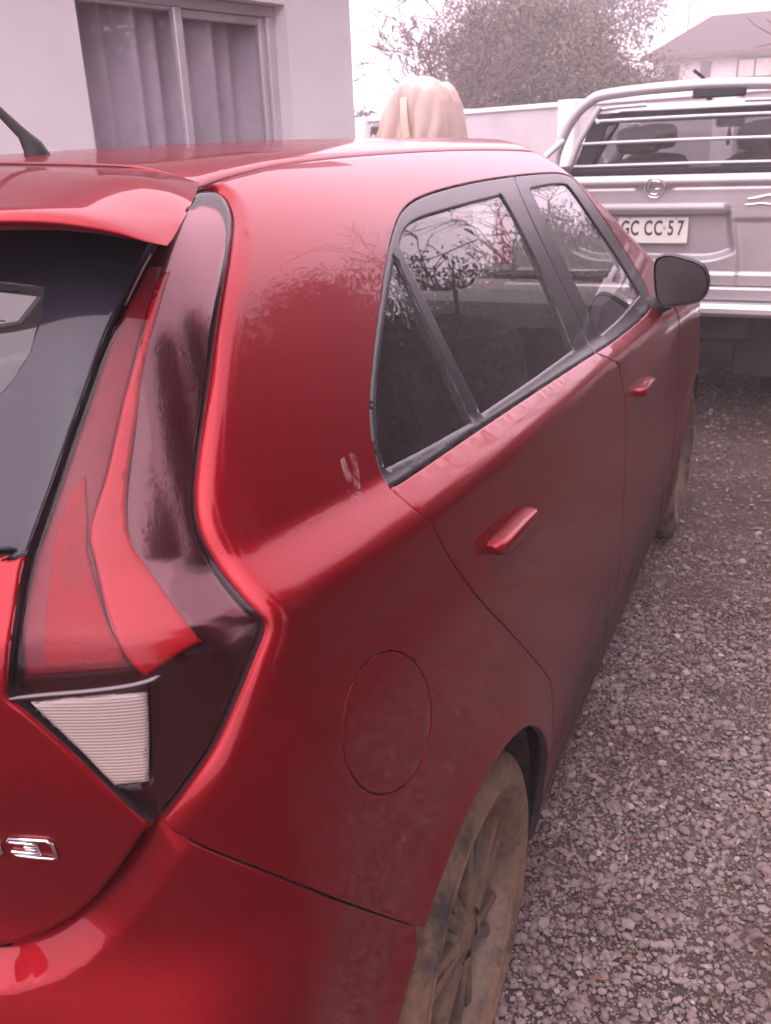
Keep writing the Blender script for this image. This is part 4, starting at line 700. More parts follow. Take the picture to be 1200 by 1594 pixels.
def rears_at(xz): xz = np.asarray(xz, float).reshape(-1, 2); return ray_to(np.c_[xz[:, 0], np.full(len(xz), -1.5), xz[:, 1]], (0, 1, 0), 4.0)
def fronts_at(xz): xz = np.asarray(xz, float).reshape(-1, 2); return ray_to(np.c_[xz[:, 0], np.full(len(xz), 6.0), xz[:, 1]], (0, -1, 0), 4.0)
def on_side(y, z): return sides_at([(y, z)])[0]
def on_top(x, y): return tops_at([(x, y)])[0]
def on_rear(x, z): return rears_at([(x, z)])[0]
def sides(yz, n=3): return sides_at(catmull(yz, n))
def tops(xy, n=3): return tops_at(catmull(xy, n))
def rears(xz, n=3): return rears_at(catmull(xz, n))
def fronts(xz, n=3): return fronts_at(catmull(xz, n))
def arch(w, r, a0, a1, n=26):
    wy, wz = WHEELS[w]
    a = np.linspace(a0, a1, n); return sides_at(np.c_[wy + r * np.cos(a), wz + r * np.sin(a)])
cat_ = lambda *a: np.vstack([np.asarray(x, float).reshape(-1, 3) for x in a])
C_ = {k: np.array(v) for k, v in CURVES.items()}
rev = lambda a: np.asarray(a)[::-1]

# ---- car materials ----
def paint_mat():
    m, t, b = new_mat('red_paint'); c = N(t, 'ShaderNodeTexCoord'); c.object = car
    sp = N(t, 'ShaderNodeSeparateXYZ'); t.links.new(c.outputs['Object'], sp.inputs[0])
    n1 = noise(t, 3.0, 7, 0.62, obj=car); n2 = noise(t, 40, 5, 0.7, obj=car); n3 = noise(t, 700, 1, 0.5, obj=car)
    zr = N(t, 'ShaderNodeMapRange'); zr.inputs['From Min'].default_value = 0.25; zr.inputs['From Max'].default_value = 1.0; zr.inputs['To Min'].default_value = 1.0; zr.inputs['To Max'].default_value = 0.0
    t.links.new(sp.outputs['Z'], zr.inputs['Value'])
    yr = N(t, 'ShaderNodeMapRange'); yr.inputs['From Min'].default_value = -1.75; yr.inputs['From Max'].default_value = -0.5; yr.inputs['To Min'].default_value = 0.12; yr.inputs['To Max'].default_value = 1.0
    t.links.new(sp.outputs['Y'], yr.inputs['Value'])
    def math_(op, a, b_=None):
        q = N(t, 'ShaderNodeMath', operation=op)
        for i, v in enumerate((a, b_)):
            if v is None: continue
            if isinstance(v, (int, float)): q.inputs[i].default_value = v
            else: t.links.new(v, q.inputs[i])
        return q.outputs[0]
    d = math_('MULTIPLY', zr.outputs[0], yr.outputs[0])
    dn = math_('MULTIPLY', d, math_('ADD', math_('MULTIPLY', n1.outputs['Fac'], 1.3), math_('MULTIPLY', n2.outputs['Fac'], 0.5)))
    dust = N(t, 'ShaderNodeMapRange'); dust.inputs['From Min'].default_value = 0.10; dust.inputs['From Max'].default_value = 0.80; dust.inputs['To Max'].default_value = 0.90; t.links.new(dn, dust.inputs['Value'])  # mask for dust and the painted shade, stronger low down and forward
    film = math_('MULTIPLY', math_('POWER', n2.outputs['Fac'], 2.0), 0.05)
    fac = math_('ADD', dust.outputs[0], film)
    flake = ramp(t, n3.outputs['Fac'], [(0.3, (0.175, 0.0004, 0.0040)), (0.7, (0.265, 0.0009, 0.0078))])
    mx = N(t, 'ShaderNodeMix', data_type='RGBA'); t.links.new(fac, mx.inputs[0]); t.links.new(flake.outputs[0], mx.inputs[6]); mx.inputs[7].default_value = (0.034, 0.018, 0.020, 1)  # dust, darkened to paint in the shade of the lower doors toward the sill
    ge = N(t, 'ShaderNodeNewGeometry'); lin = N(t, 'ShaderNodeMix', data_type='RGBA'); t.links.new(ge.outputs['Backfacing'], lin.inputs[0]); t.links.new(mx.outputs[2], lin.inputs[6]); lin.inputs[7].default_value = (0.02, 0.02, 0.021, 1)   # bare dark lining inside the shell
    t.links.new(lin.outputs[2], b.inputs['Base Color'])
    inv = math_('MULTIPLY', math_('SUBTRACT', 1.0, dust.outputs[0]), math_('SUBTRACT', 1.0, ge.outputs['Backfacing'])); t.links.new(math_('MULTIPLY', inv, 0.70), b.inputs['Metallic'])
    b.inputs['Roughness'].default_value = 0.40; b.inputs['Specular IOR Level'].default_value = 0.15
    t.links.new(math_('MULTIPLY', inv, 0.60), b.inputs['Coat Weight']); b.inputs['Coat IOR'].default_value = 1.45
    cr = N(t, 'ShaderNodeMapRange'); cr.inputs['From Min'].default_value = 0.35; cr.inputs['From Max'].default_value = 0.7; cr.inputs['To Min'].default_value = 0.022; cr.inputs['To Max'].default_value = 0.045
    t.links.new(n1.outputs['Fac'], cr.inputs['Value']); t.links.new(math_('ADD', cr.outputs[0], math_('MULTIPLY', dust.outputs[0], 0.35)), b.inputs['Coat Roughness'])
    return m
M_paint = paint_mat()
M_trim = simple('black_trim', (0.018, 0.017, 0.019), 0.38, var=0.3, scale=30, coat=0.15)
M_trim2 = simple('rubber_black', (0.022, 0.021, 0.022), 0.6, var=0.3, scale=30)
M_smoke = simple('smoked_lens', (0.022, 0.004, 0.007), 0.25, coat=1.0, var=0.2)
M_cover = glass_mat('lamp_cover', (0.90, 0.60, 0.64), 1.29, dust=0.0)
M_lred = simple('red_lens', (0.27, 0.003, 0.010), 0.4, coat=0.1, var=0.1, scale=14)
M_bezel = simple('lamp_bezel', (0.115, 0.004, 0.014), 0.5, coat=0.0, var=0.2)
M_lred2 = simple('deep_red_lens', (0.25, 0.0035, 0.013), 0.45, coat=0.0, bump=0.5, bscale=420, var=0.12, scale=14)
M_chrome = simple('chrome', (0.75, 0.73, 0.74), 0.12, metal=1.0, var=0.05)
M_glass = glass_mat('tinted_glass', (0.70, 0.73, 0.72), 1.55, dust=0.04)
M_rglass = glass_mat('rear_glass', (0.95, 0.95, 0.96), 1.52, dust=0.09)
M_frit = simple('black_frit', (0.016, 0.015, 0.022), 0.3, spec=0.08, coat=0.55, var=0.2); M_frit.node_tree.nodes['Principled BSDF'].inputs['Coat IOR'].default_value = 1.5
M_inner = simple('dark_plastic', (0.055, 0.054, 0.056), 0.7, var=0.2)
M_seat = simple('seat_fabric', (0.10, 0.096, 0.10), 0.9, var=0.25, scale=40, bump=0.2, bscale=300)
def ribbed_mat():
    m, t, b = new_mat('reverse_lens'); c = N(t, 'ShaderNodeTexCoord'); w = N(t, 'ShaderNodeTexWave', bands_direction='Z'); w.inputs['Scale'].default_value = 95; w.inputs['Distortion'].default_value = 0.2
    t.links.new(c.outputs['Object'], w.inputs[0]); r = ramp(t, w.outputs['Fac'], [(0.0, (0.29, 0.235, 0.21)), (1.0, (0.37, 0.305, 0.275))]); t.links.new(r.outputs[0], b.inputs['Base Color'])
    bp = N(t, 'ShaderNodeBump'); bp.inputs['Strength'].default_value = 0.3; bp.inputs['Distance'].default_value = 0.002; t.links.new(w.outputs['Fac'], bp.inputs['Height']); t.links.new(bp.outputs[0], b.inputs['Normal'])
    b.inputs['Roughness'].default_value = 0.3; b.inputs['Coat Weight'].default_value = 0.8; return m
M_white = ribbed_mat()
def smear_mat():
    m = bpy.data.materials.new('dried_smear'); m.use_nodes = True; t = m.node_tree; b = next(n for n in t.nodes if n.type == 'BSDF_PRINCIPLED')
    n = noise(t, 60, 6, 0.7, obj=car, stretch=(1, 1, 0.25)); r = ramp(t, n.outputs['Fac'], [(0.45, (0,) * 3), (0.75, (0.5,) * 3)]); t.links.new(r.outputs[0], b.inputs['Alpha'])
    b.inputs['Base Color'].default_value = (0.55, 0.36, 0.36, 1); b.inputs['Roughness'].default_value = 0.8; return m
M_smear = smear_mat()
def mud_mat(name, mud, clean, thr, rough=0.85):
    m, t, b = new_mat(name); n1 = noise(t, 11, 8, 0.68, obj=car); n2 = noise(t, 70, 4, 0.6, obj=car)
    r = ramp(t, n1.outputs['Fac'], [(thr - 0.06, mud), (thr + 0.06, clean)]); r2 = ramp(t, n2.outputs['Fac'], [(0.3, (0.7,) * 3), (0.7, (1.15,) * 3)])
    mx = N(t, 'ShaderNodeMix', data_type='RGBA', blend_type='MULTIPLY'); mx.inputs[0].default_value = 1; t.links.new(r.outputs[0], mx.inputs[6]); t.links.new(r2.outputs[0], mx.inputs[7])
    t.links.new(mx.outputs[2], b.inputs['Base Color']); b.inputs['Roughness'].default_value = rough
    bp = N(t, 'ShaderNodeBump'); bp.inputs['Strength'].default_value = 0.35; bp.inputs['Distance'].default_value = 0.004; t.links.new(n2.outputs['Fac'], bp.inputs['Height']); t.links.new(bp.outputs[0], b.inputs['Normal']); return m
M_tyre = mud_mat('muddy_tyre', (0.165, 0.102, 0.060), (0.045, 0.035, 0.030), 0.54)
M_rim = mud_mat('muddy_rim', (0.15, 0.098, 0.062), (0.07, 0.060, 0.056), 0.54, 0.5)
M_liner = mud_mat('muddy_liner', (0.07, 0.045, 0.03), (0.02, 0.016, 0.014), 0.5)

def swept_handle(y0, z0, L, sgn, parent):
    """bar handle standing off the door on two feet"""
    secs = []; n = 25; S_ = sides_at([(y0 + (-1 + 2 * i / (n - 1)) * L / 2, z0) for i in range(n)])[:, 0]
    for i in range(n):
        t = -1 + 2 * i / (n - 1); y = y0 + t * L / 2
        s = S_[i]; outp = 0.015 * (1 - abs(t) ** 9) ** 0.6 - 0.006
        hh = 0.0120 * (1 - 0.25 * abs(t) ** 3) * (1 - max(0, abs(t) - 0.94) * 6); th = 0.017
        ring = []
        for k in range(16):
            a = 2 * math.pi * k / 16; ca, sa = math.cos(a), math.sin(a)
            ring.append((s + outp + th * math.copysign(abs(ca) ** 0.38, ca), y, z0 + 0.004 * t * -1 + hh * math.copysign(abs(sa) ** 0.38, sa)))
        secs.append(ring + ring[:1])
    mb = MB().grid(secs); mb.F += [list(range(16)), [(n - 1) * 17 + k for k in range(16)][::-1]]
    o = flip(mb, sgn).build('door_handle', M_paint, parent); smooth_by_angle(o, 50); return o

ditch = tops([(0.499, 0.648), (0.486, 0.73), (0.468, 0.89), (0.462, 1.05), (0.46, 1.3), (0.46, 1.7), (0.465, 2.1), (0.474, 2.44)])
apil = tops([(0.474, 2.44), (0.50, 2.54), (0.535, 2.65), (0.585, 2.79), (0.64, 2.93), (0.69, 3.06), (0.715, 3.13)])
dlo_r, dlo_f, belt_r, belt_f = C_['dlo'], C_['dlo_f'], C_['belt'], C_['belt_f']
lamp_out, lamp_in = C_['lamp_out'], C_['lamp_in']
RA = 0.354
ang = lambda y, z, w=0: math.atan2(z - WHEELS[w][1], y - WHEELS[w][0])
strip = sides([(1.049, 0.596), (1.074, 0.545), (1.09, 0.48), (1.10, 0.40), (1.10, 0.30), (1.09, 0.215)])
a_lo = ang(0.70 + math.sqrt(RA ** 2 - (0.303 - 0.215) ** 2), 0.215); a_gap = math.pi - math.asin(0.27 / RA) if False else ang(0.446, 0.579)
arch_q = arch(0, RA, a_lo, a_gap, 40)
front_low = sides([(2.63, 1.04), (2.85, 1.03), (3.05, 1.02)])
cowl = tops([(0.735, 3.17), (0.715, 3.13)])
rear_side_loop = cat_(ditch, apil[1:], tops([(0.735, 3.16)] * 2, 1)[:1], rev(front_low), rev(dlo_f), rev(dlo_r), C_['doorgap'], strip[1:], arch_q, rev(C_['bumpgap'])[1:], rev(lamp_out)[1:-1])
b_low = sides([(1.708, 1.038), (1.735, 0.95), (1.742, 0.80), (1.742, 0.55), (1.735, 0.262)])
sillr = sides([(1.735, 0.262), (1.4, 0.262), (1.12, 0.262)], 6)
door_r_loop = cat_(rev(belt_r)[:], C_['bgap'][1:], b_low[1:], sillr[1:], rev(strip)[4:], rev(C_['doorgap'])[1:])
f_front = sides([(2.445, 1.07), (2.56, 1.045), (2.645, 1.0), (2.69, 0.9), (2.70, 0.7), (2.70, 0.262)])
door_f_loop = cat_(C_['bgap'], b_low[1:], sides([(1.735, 0.262), (2.2, 0.262), (2.70, 0.262)], 6)[1:], rev(f_front)[1:], belt_f[1:-1])
frame_r_loop = cat_(dlo_r, C_['bgap_top'][1:], belt_r[1:])
frame_f_loop = cat_(dlo_f, belt_f[1:], rev(C_['bgap_top'])[1:])
pane_r = cat_(C_['rglass'], C_['rglass_f'][1:], C_['rglass_b'][1:])
pane_q = cat_(C_['qglass'], C_['qglass_b'][1:])
pane_f = cat_(C_['fglass'], C_['fglass_b'][1:])
SIDE = (0.80, -0.16, 0.56); FLAT = (0.95, -0.05, 0.25); LAMP = (0.62, -0.72, 0.30)
nl = len(lamp_in); ig = int(np.argmin(np.linalg.norm(lamp_in - C_['glassbot'][0], axis=1)))
for sgn in (1, -1):
    right = sgn > 0
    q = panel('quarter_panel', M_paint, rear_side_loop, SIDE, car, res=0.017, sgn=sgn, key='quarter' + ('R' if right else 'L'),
              rounds=[(lamp_out[2:14], 0.020, 0.012), (lamp_out[13:], 0.026, 0.016), (ditch, 0.012, 0.007)], holes=[C_['fuel'][:-1]] if right else [], flange=0.012)
    if right: panel('fuel_door', M_paint, C_['fuel'][:-1], FLAT, q, res=0.02, edge=(0.003, 0.0015), inset=0.0003)
    if right:
        for kk in ('smear_a', 'smear_b'): panel('dried_smear', M_smear, C_[kk], SIDE, q, res=0.01, off=0.0004, edge=(0.001, 0.0), inset=0, flange=0, key=kk)
    tl = panel('tail_lamp', M_cover, cat_(lamp_out, lamp_in[1:-1]), LAMP, car, res=0.014, sgn=sgn, off=-0.004, edge=(0.012, 0.006), flange=0.0, holes=[C_['white']])
    panel('lamp_housing', M_smoke, cat_(lamp_out, lamp_in[1:-1]), LAMP, tl, res=0.03, sgn=sgn, off=-0.020, edge=(0.012, -0.010), inset=0.0016, flange=0.02)
    panel('light_strip', M_lred, cat_(C_['stripe'], C_['stripe_l'][1:-1]), LAMP, tl, res=0.012, sgn=sgn, off=-0.0075, edge=(0.005, 0.003), inset=0, flange=0.010)
    panel('inner_bezel', M_bezel, C_['bezel'], LAMP, tl, res=0.02, sgn=sgn, off=-0.0165, edge=(0.004, 0.002), inset=0, flange=0.004)
    panel('reflector_panel', M_lred2, C_['redpanel'], LAMP, tl, res=0.012, sgn=sgn, off=-0.013, edge=(0.004, 0.002), inset=0, flange=0.008)
    panel('reverse_lens', M_white, C_['white'], LAMP, tl, res=0.012, sgn=sgn, off=-0.0035, edge=(0.006, 0.003), inset=0, flange=0.012)
    lip = C_['lip'] + grad(C_['lip']) * -0.002
    o = flip(MB().tube(lip, [0.002] + [0.0032] * (len(lip) - 2) + [0.0015], 10), sgn).build('lens_lip', M_smoke, tl); smooth_by_angle(o, 60)
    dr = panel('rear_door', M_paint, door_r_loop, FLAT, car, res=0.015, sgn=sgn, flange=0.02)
    fr = panel('window_frame', M_trim, frame_r_loop, SIDE, dr, res=0.016, sgn=sgn, holes=[pane_r, pane_q], off=-0.001, edge=(0.006, 0.003), key='frame_r', flange=0.012)
    panel('window_pane', M_glass, pane_r, SIDE, dr, res=0.03, sgn=sgn, off=-0.0055, inset=-0.004, edge=(0.002, 0.0), flange=0, key='pane_r')
    panel('quarter_pane', M_glass, pane_q, SIDE, dr, res=0.03, sgn=sgn, off=-0.0055, inset=-0.004, edge=(0.002, 0.0), flange=0, key='pane_q')
    swept_handle(0.835, 0.982, 0.175, sgn, dr)
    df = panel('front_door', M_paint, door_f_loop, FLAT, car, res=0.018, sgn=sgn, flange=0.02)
    panel('window_frame', M_trim, frame_f_loop, SIDE, df, res=0.016, sgn=sgn, holes=[pane_f], off=-0.001, edge=(0.006, 0.003), key='frame_f', flange=0.012)
    panel('window_pane', M_glass, pane_f, SIDE, df, res=0.03, sgn=sgn, off=-0.0055, inset=-0.004, edge=(0.002, 0.0), flange=0, key='pane_f')
    swept_handle(1.955, 0.925, 0.175, sgn, df)
    # side mirror
    mo = C_['mirror']; c0 = mo.mean(0); secs = []
    for dy, sc, ro in ((-0.004, 0.93, 0), (-0.012, 0.965, 0), (0.0, 1.0, 0), (0.03, 1.0, 0), (0.07, 0.9, 0), (0.10, 0.70, 0), (0.118, 0.42, 0), (0.124, 0.1, 0)):
        P_ = c0 + (mo - c0) * sc; P_[:, 1] = 2.42 + dy; P_ = np.vstack([P_, P_[:1]]); secs.append(P_)
    sm = flip(MB().grid(secs), sgn).build('side_mirror', M_trim2, car); smooth_by_angle(sm, 60)
    g = c0 + (mo - c0) * 0.90; g[:, 1] = 2.4165 + (g[:, 0] - c0[0]) * 0.03
    flip(MB().add(np.vstack([g, [c0[0], 2.4165, c0[2]]]), [[i, (i + 1) % len(g), len(g)] for i in range(len(g))]), sgn).build('mirror_glass', simple('mirror_silver', (0.085, 0.078, 0.082), 0.25, metal=1.0, var=0.2), sm)
    o = flip(MB().tube([(0.775, 2.47, 1.03), (0.81, 2.465, 1.04), (0.845, 2.46, 1.055), (0.862, 2.455, 1.085)], [0.034, 0.030, 0.026, 0.022], 12), sgn).build('mirror_arm', M_trim2, sm); smooth_by_angle(o, 60)
    # front corner
    fen_top = tops([(0.74, 3.19), (0.742, 3.35), (0.72, 3.55), (0.66, 3.72)])
    a0 = ang(3.23 - math.sqrt(RA ** 2 - 0.088 ** 2), 0.215, 1) + 2 * math.pi; a1 = ang(3.23 + 0.26, 0.56, 1)
    hl = fronts([(0.66, 0.86), (0.735, 0.79), (0.76, 0.70), (0.74, 0.66)])
    panel('front_fender', M_paint, cat_(rev(front_low), sides([(2.70, 0.90), (2.712, 0.7), (2.712, 0.225)]), arch(1, RA, a0, a1, 40), sides([(3.62, 0.60), (3.70, 0.66)]), rev(hl), rev(fen_top)),
          (0.72, 0.2, 0.62), car, res=0.035, sgn=sgn)
    panel('headlamp', M_smoke, cat_(hl, fronts([(0.62, 0.66), (0.42, 0.70), (0.40, 0.74), (0.55, 0.82), (0.66, 0.86)])[:-1]), (0.45, 0.85, 0.25), car, res=0.03, sgn=sgn, off=-0.003)
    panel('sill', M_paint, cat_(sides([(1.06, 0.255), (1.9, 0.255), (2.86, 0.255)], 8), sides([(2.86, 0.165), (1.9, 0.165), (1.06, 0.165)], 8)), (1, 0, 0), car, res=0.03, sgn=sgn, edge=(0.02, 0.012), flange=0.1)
    # wheels and their housings
    for w, (wy, wz) in enumerate(WHEELS):
        xc = sgn * (0.866 - 0.0975); Mx = lambda v, xc=xc, wy=wy, wz=wz: (xc + sgn * v[0], wy + v[1], wz + v[2])
        wh = bpy.data.objects.new('wheel', None); COL.objects.link(wh); wh.parent = car; wh.location = Vector((xc, wy, wz)) - car.location
        prof = [(0.222, 0.078), (0.226, 0.088), (0.230, 0.0915), (0.233, 0.089), (0.240, 0.0935), (0.247, 0.0955), (0.249, 0.0975), (0.254, 0.0978), (0.256, 0.0962), (0.262, 0.0962), (0.272, 0.095), (0.290, 0.087), (0.300, 0.078), (0.306, 0.062), (0.308, 0.03), (0.308, -0.03), (0.300, -0.078), (0.25, -0.0975), (0.222, -0.08)]
        ty = MB().lathe(prof, 72, Mx).build('tyre', M_tyre, wh); smooth_by_angle(ty, 40)
        rim = MB().lathe([(0.224, 0.080), (0.219, 0.083), (0.214, 0.078), (0.208, 0.060), (0.200, 0.035), (0.194, -0.06), (0.222, -0.08)], 64, Mx).build('rim', M_rim, wh); smooth_by_angle(rim, 40)
        for k in range(7):
            for off_a in (-0.13, 0.13):
                a = 2 * math.pi * (k + 0.3) / 7; ra = a + off_a * 1.15; pts = []
                P0 = np.array((0.046 * math.cos(a + off_a * 0.6), 0.046 * math.sin(a + off_a * 0.6))); P1 = np.array((0.211 * math.cos(ra), 0.211 * math.sin(ra)))
                t_ = (P1 - P0) / np.linalg.norm(P1 - P0); nrm = np.array((-t_[1], t_[0])); V = []; mbs = MB(); secs = []
                for f_, wd, ax in ((0, 0.013, 0.070), (0.35, 0.011, 0.066), (0.7, 0.010, 0.062), (1.0, 0.013, 0.058)):
                    c = P0 + (P1 - P0) * f_
                    secs.append([Mx((ax - 0.022, *(c - nrm * wd))), Mx((ax - 0.002, *(c - nrm * wd))), Mx((ax + 0.003, *c)), Mx((ax - 0.002, *(c + nrm * wd))), Mx((ax - 0.022, *(c + nrm * wd)))])
                mbs.grid(secs); smooth_by_angle(mbs.build('spoke', M_rim, rim), 30)
        hub = MB().lathe([(0.0, 0.076), (0.024, 0.075), (0.030, 0.070), (0.052, 0.066), (0.056, 0.05), (0.056, 0.02)], 32, Mx).build('hub_cap', M_rim, wh); smooth_by_angle(hub, 40)
        MB().lathe([(0.0, 0.0), (0.13, 0.0), (0.13, -0.02), (0.0, -0.02)], 32, Mx).build('brake_disc', M_liner, wh); MB().lathe([(0.0, -0.03), (0.182, -0.03)], 32, Mx).build('wheel_backing', M_liner, wh)
        ln = []
        for a in np.linspace(-0.35, math.pi + 0.35, 25):
            cy, cz = wy + 0.385 * math.cos(a), wz + 0.385 * math.sin(a)
            ln.append([(sgn * x, cy, max(cz, 0.15)) for x in (0.835, 0.80, 0.60, 0.55)] + [(sgn * 0.55, wy, wz)])
        o = MB().grid(ln).build('wheel_housing', M_liner, car, smooth=True)
# ---- centre panels (built once, both halves) ----
roof_loop = cat_(ditch, tops([(0.474, 2.45), (0.3, 2.485), (0.0, 2.50)], 4)[1:], [on_top(0, 0.615)], tops([(0.0, 0.615), (0.3, 0.628), (0.499, 0.648)], 4)[1:-1])
panel('roof', M_paint, roof_loop, (0, 0.02, 1), car, res=0.03, sym=True, rounds=[(ditch, 0.014, 0.010)], flange=0.03)
ws = cat_(apil[2:], tops([(0.715, 3.13), (0.4, 3.20), (0.0, 3.23)], 4)[1:], [on_top(0, 2.51)], tops([(0, 2.51), (0.3, 2.495), (0.49, 2.47)], 4)[1:])
panel('windshield', M_glass, ws, (0, 0.5, 0.86), car, res=0.04, sym=True, off=-0.003, flange=0.01)
hood_loop = cat_(fen_top, tops([(0.66, 3.72), (0.45, 3.82), (0.0, 3.87)], 4)[1:], [on_top(0, 3.25)], tops([(0, 3.25), (0.4, 3.22), (0.735, 3.16)], 4)[1:])
panel('hood', M_paint, hood_loop, (0, 0.2, 1), car, res=0.04, sym=True)
fb = cat_(arch(1, RA, a1, ang(3.23 + 0.355, 0.22, 1), 12), sides([(3.62, 0.20), (3.75, 0.20)], 3)[1:], fronts([(0.66, 0.20), (0.4, 0.20), (0.0, 0.20)], 4), fronts([(0.0, 0.70), (0.40, 0.69), (0.62, 0.655), (0.72, 0.655)], 4), sides([(3.70, 0.655), (3.62, 0.59)], 3)[1:])
panel('front_bumper', M_paint, fb, (0.5, 0.86, 0.08), car, res=0.045, sym=True)
grl = cat_(fronts([(0.0, 0.71), (0.39, 0.70), (0.38, 0.74), (0.2, 0.79), (0.0, 0.80)], 3))
panel('grille', M_trim, grl, (0, 1, 0.2), car, res=0.04, sym=True, off=-0.01)
hg = C_['hatchgap']
tail_loop = cat_(hg, rears([(0.529, 0.754), (0.35, 0.728), (0.0, 0.72)], 5)[1:], rears([(0.0, 1.168), (0.3, 1.170), (0.57, 1.179)], 5), rev(C_['glassbot'])[1:], rev(lamp_in[1:ig])[:-1])
tg = panel('tailgate', M_paint, tail_loop, (0.25, -0.96, 0.1), car, res=0.02, sym=True, edge=(0.006, 0.004), flange=0.03)
arch_b = arch(0, RA, ang(0.446, 0.579), ang(0.70 - math.sqrt(RA ** 2 - 0.07 ** 2), 0.233) + 2 * math.pi, 16)
bump_loop = cat_(C_['bumpgap'][1:], arch_b[1:], sides([(0.30, 0.225), (0.24, 0.225)], 3), rears([(0.62, 0.225), (0.4, 0.225), (0.0, 0.225)], 4), [on_rear(0.0, 0.708)], rears([(0.0, 0.712), (0.35, 0.720), (0.529, 0.747)], 5)[1:], rev(hg)[1:-1], [hg[0] * 0.5 + C_['bumpgap'][0] * 0.5])
panel('rear_bumper', M_paint, bump_loop, (0.60, -0.79, 0.12), car, res=0.02, sym=True, rounds=[(cat_(hg, rears([(0.529, 0.754), (0.35, 0.728), (0.0, 0.72)], 5)), 0.046, -0.026)], flange=0.03)
top_edge = rears([(0.0, 1.485), (0.3, 1.480), (0.47, 1.468)], 5)
rim_r = [p for p in lamp_in[ig:] if p[2] < 1.452]
zone_top = cat_(rears([(0.0, 1.405), (0.3, 1.408)], 4), C_['frit'][3:])
zone = cat_(zone_top, rears([(0.483, 1.30), (0.475, 1.262), (0.44, 1.24), (0.2, 1.232), (0.0, 1.23)], 5))
glass_outer = cat_(rears([(0.0, 1.172), (0.3, 1.174), (0.57, 1.183)], 5), rev(C_['glassbot'])[1:], rim_r[1:], rev(top_edge))
rw = panel('rear_window', M_rglass, zone, (0.0, -0.75, 0.66), car, res=0.03, sym=True, off=-0.004, inset=-0.003, edge=(0.002, 0.0), flange=0)
panel('window_border', M_frit, cat_(glass_outer, zone), (0.1, -0.75, 0.65), rw, res=0.02, sym=True, off=-0.0035, edge=(0.004, 0.002))
for k in range(6):
    z = 1.392 - k * 0.026
    P_ = rears([(-0.47 + k * 0.0, z), (-0.3, z + 0.003), (0.0, z + 0.004), (0.3, z + 0.003), (0.46, z)], 5); P_ = P_ + grad(P_) * -0.0032
    MB().tube(P_, 0.0007, 4).build('defroster_line', M_frit, rw)
M_liner_l = simple('headliner_fabric', (0.72, 0.69, 0.67), 0.9, var=0.06)
panel('headliner', M_liner_l, roof_loop, (0, 0.02, 1), car, res=0.06, sym=True, off=-0.04, flange=0)
for sgn in (1, -1): panel('pillar_trim', M_liner_l, cat_(ditch[:14], dlo_r[::-1], sides([(0.50, 1.14), (0.40, 1.16)]), lamp_out[4:22][::-1][:0], lamp_out[2:14][::-1]), SIDE, car, res=0.05, off=-0.035, flange=0, sgn=sgn)
# ---- spoiler ----
def spoiler():
    nu = 71; sec = []
    us = np.sin(np.linspace(-1, 1, nu) * math.pi / 2 * 0.98) / math.sin(math.pi / 2 * 0.98)
    for u in us:
        au = abs(u); e = max(0, (au - 0.78) / 0.22)
        x_te = 0.617 * u; yte = 0.245 + 0.172 * au ** 3.2; zt = 1.468 - 0.008 * au ** 2
        ytop = 0.612 + 0.036 * au ** 2
        def xe(y): return float(np.interp(y, [0.40, 0.43, 0.50, 0.58, 0.65], [0.620, 0.614, 0.590, 0.545, 0.500]))
        def zend(y): return float(np.interp(y, [0.40, 0.43, 0.50, 0.58, 0.65], [1.427, 1.436, 1.463, 1.476, 1.484]))
        def P_(y, z):
            f = e ** 2.6; return (u * xe(max(y, 0.40)), y, z * (1 - f) + zend(y) * f)
        zr = roof_z(0.5 * u, ytop) - 0.004
        pts = [P_(ytop, zr - 0.02), P_(ytop, zr), P_(ytop - 0.05, zr - 0.0022), P_(ytop - 0.12, zr - 0.0065), P_(yte + 0.06, zt + 0.0158), P_(yte + 0.024, zt + 0.0118), P_(yte + 0.007, zt + 0.0075), P_(yte, zt + 0.001), P_(yte + 0.006, zt - 0.006), P_(yte + 0.02, zt - 0.009), P_(yte + 0.09, zt - 0.008), P_(0.50, zt - 0.012 - 0.006 * au), P_(0.60, zt - 0.02 - 0.01 * au)]
        sec.append(np.vstack([pts[:1], catmull(pts[1:], 4)]))
    mb = MB().grid(sec); m = len(sec[0]); mb.F += [list(range(m)), [(nu - 1) * m + k for k in range(m)][::-1]]
    mb.F = [f[::-1] for f in mb.F]
    o = mb.build('spoiler', M_paint, car); smooth_by_angle(o, 42); return o
spoiler()
# ---- roof antenna, badge ----
ab = on_top(0.105, 0.79)
an = MB().tube([ab + np.array((0, 0, -0.004)), ab + np.array((0.0, -0.006, 0.012)), ab + np.array((-0.008, -0.014, 0.03)), ab + np.array((-0.03, -0.04, 0.07)), ab + np.array((-0.12, -0.13, 0.22))], [0.021, 0.016, 0.009, 0.006, 0.004], 12).build('antenna', M_trim2, car); smooth_by_angle(an, 60)
def badge_strokes(name, cx, cz, polys):
    mb = MB()
    for pl in polys:
        P_ = rears_at([(cx + a, cz + b) for a, b in pl]); P_ = P_ + grad(P_) * 0.0015
        mb.tube(P_, 0.0019, 8)
    o = mb.build(name, M_chrome, tg); smooth_by_angle(o, 60)
w_, h_ = 0.0225, 0.0125
three = [[(-w_, h_ * .55), (-w_ * .85, h_ * .95), (0, h_), (w_ * .8, h_), (w_, h_ * .75), (w_, -h_ * .75), (w_ * .8, -h_), (0, -h_), (-w_ * .85, -h_ * .95), (-w_, -h_ * .55)],
         [(-w_, h_ * .55), (-w_ * .2, h_ * .55), (w_ * .3, h_ * .5), (w_ * .3, h_ * .12), (-w_ * .3, h_ * .1), (-w_ * .3, -h_ * .1), (w_ * .3, -h_ * .12), (w_ * .3, -h_ * .5), (-w_ * .2, -h_ * .55), (-w_, -h_ * .55)]]
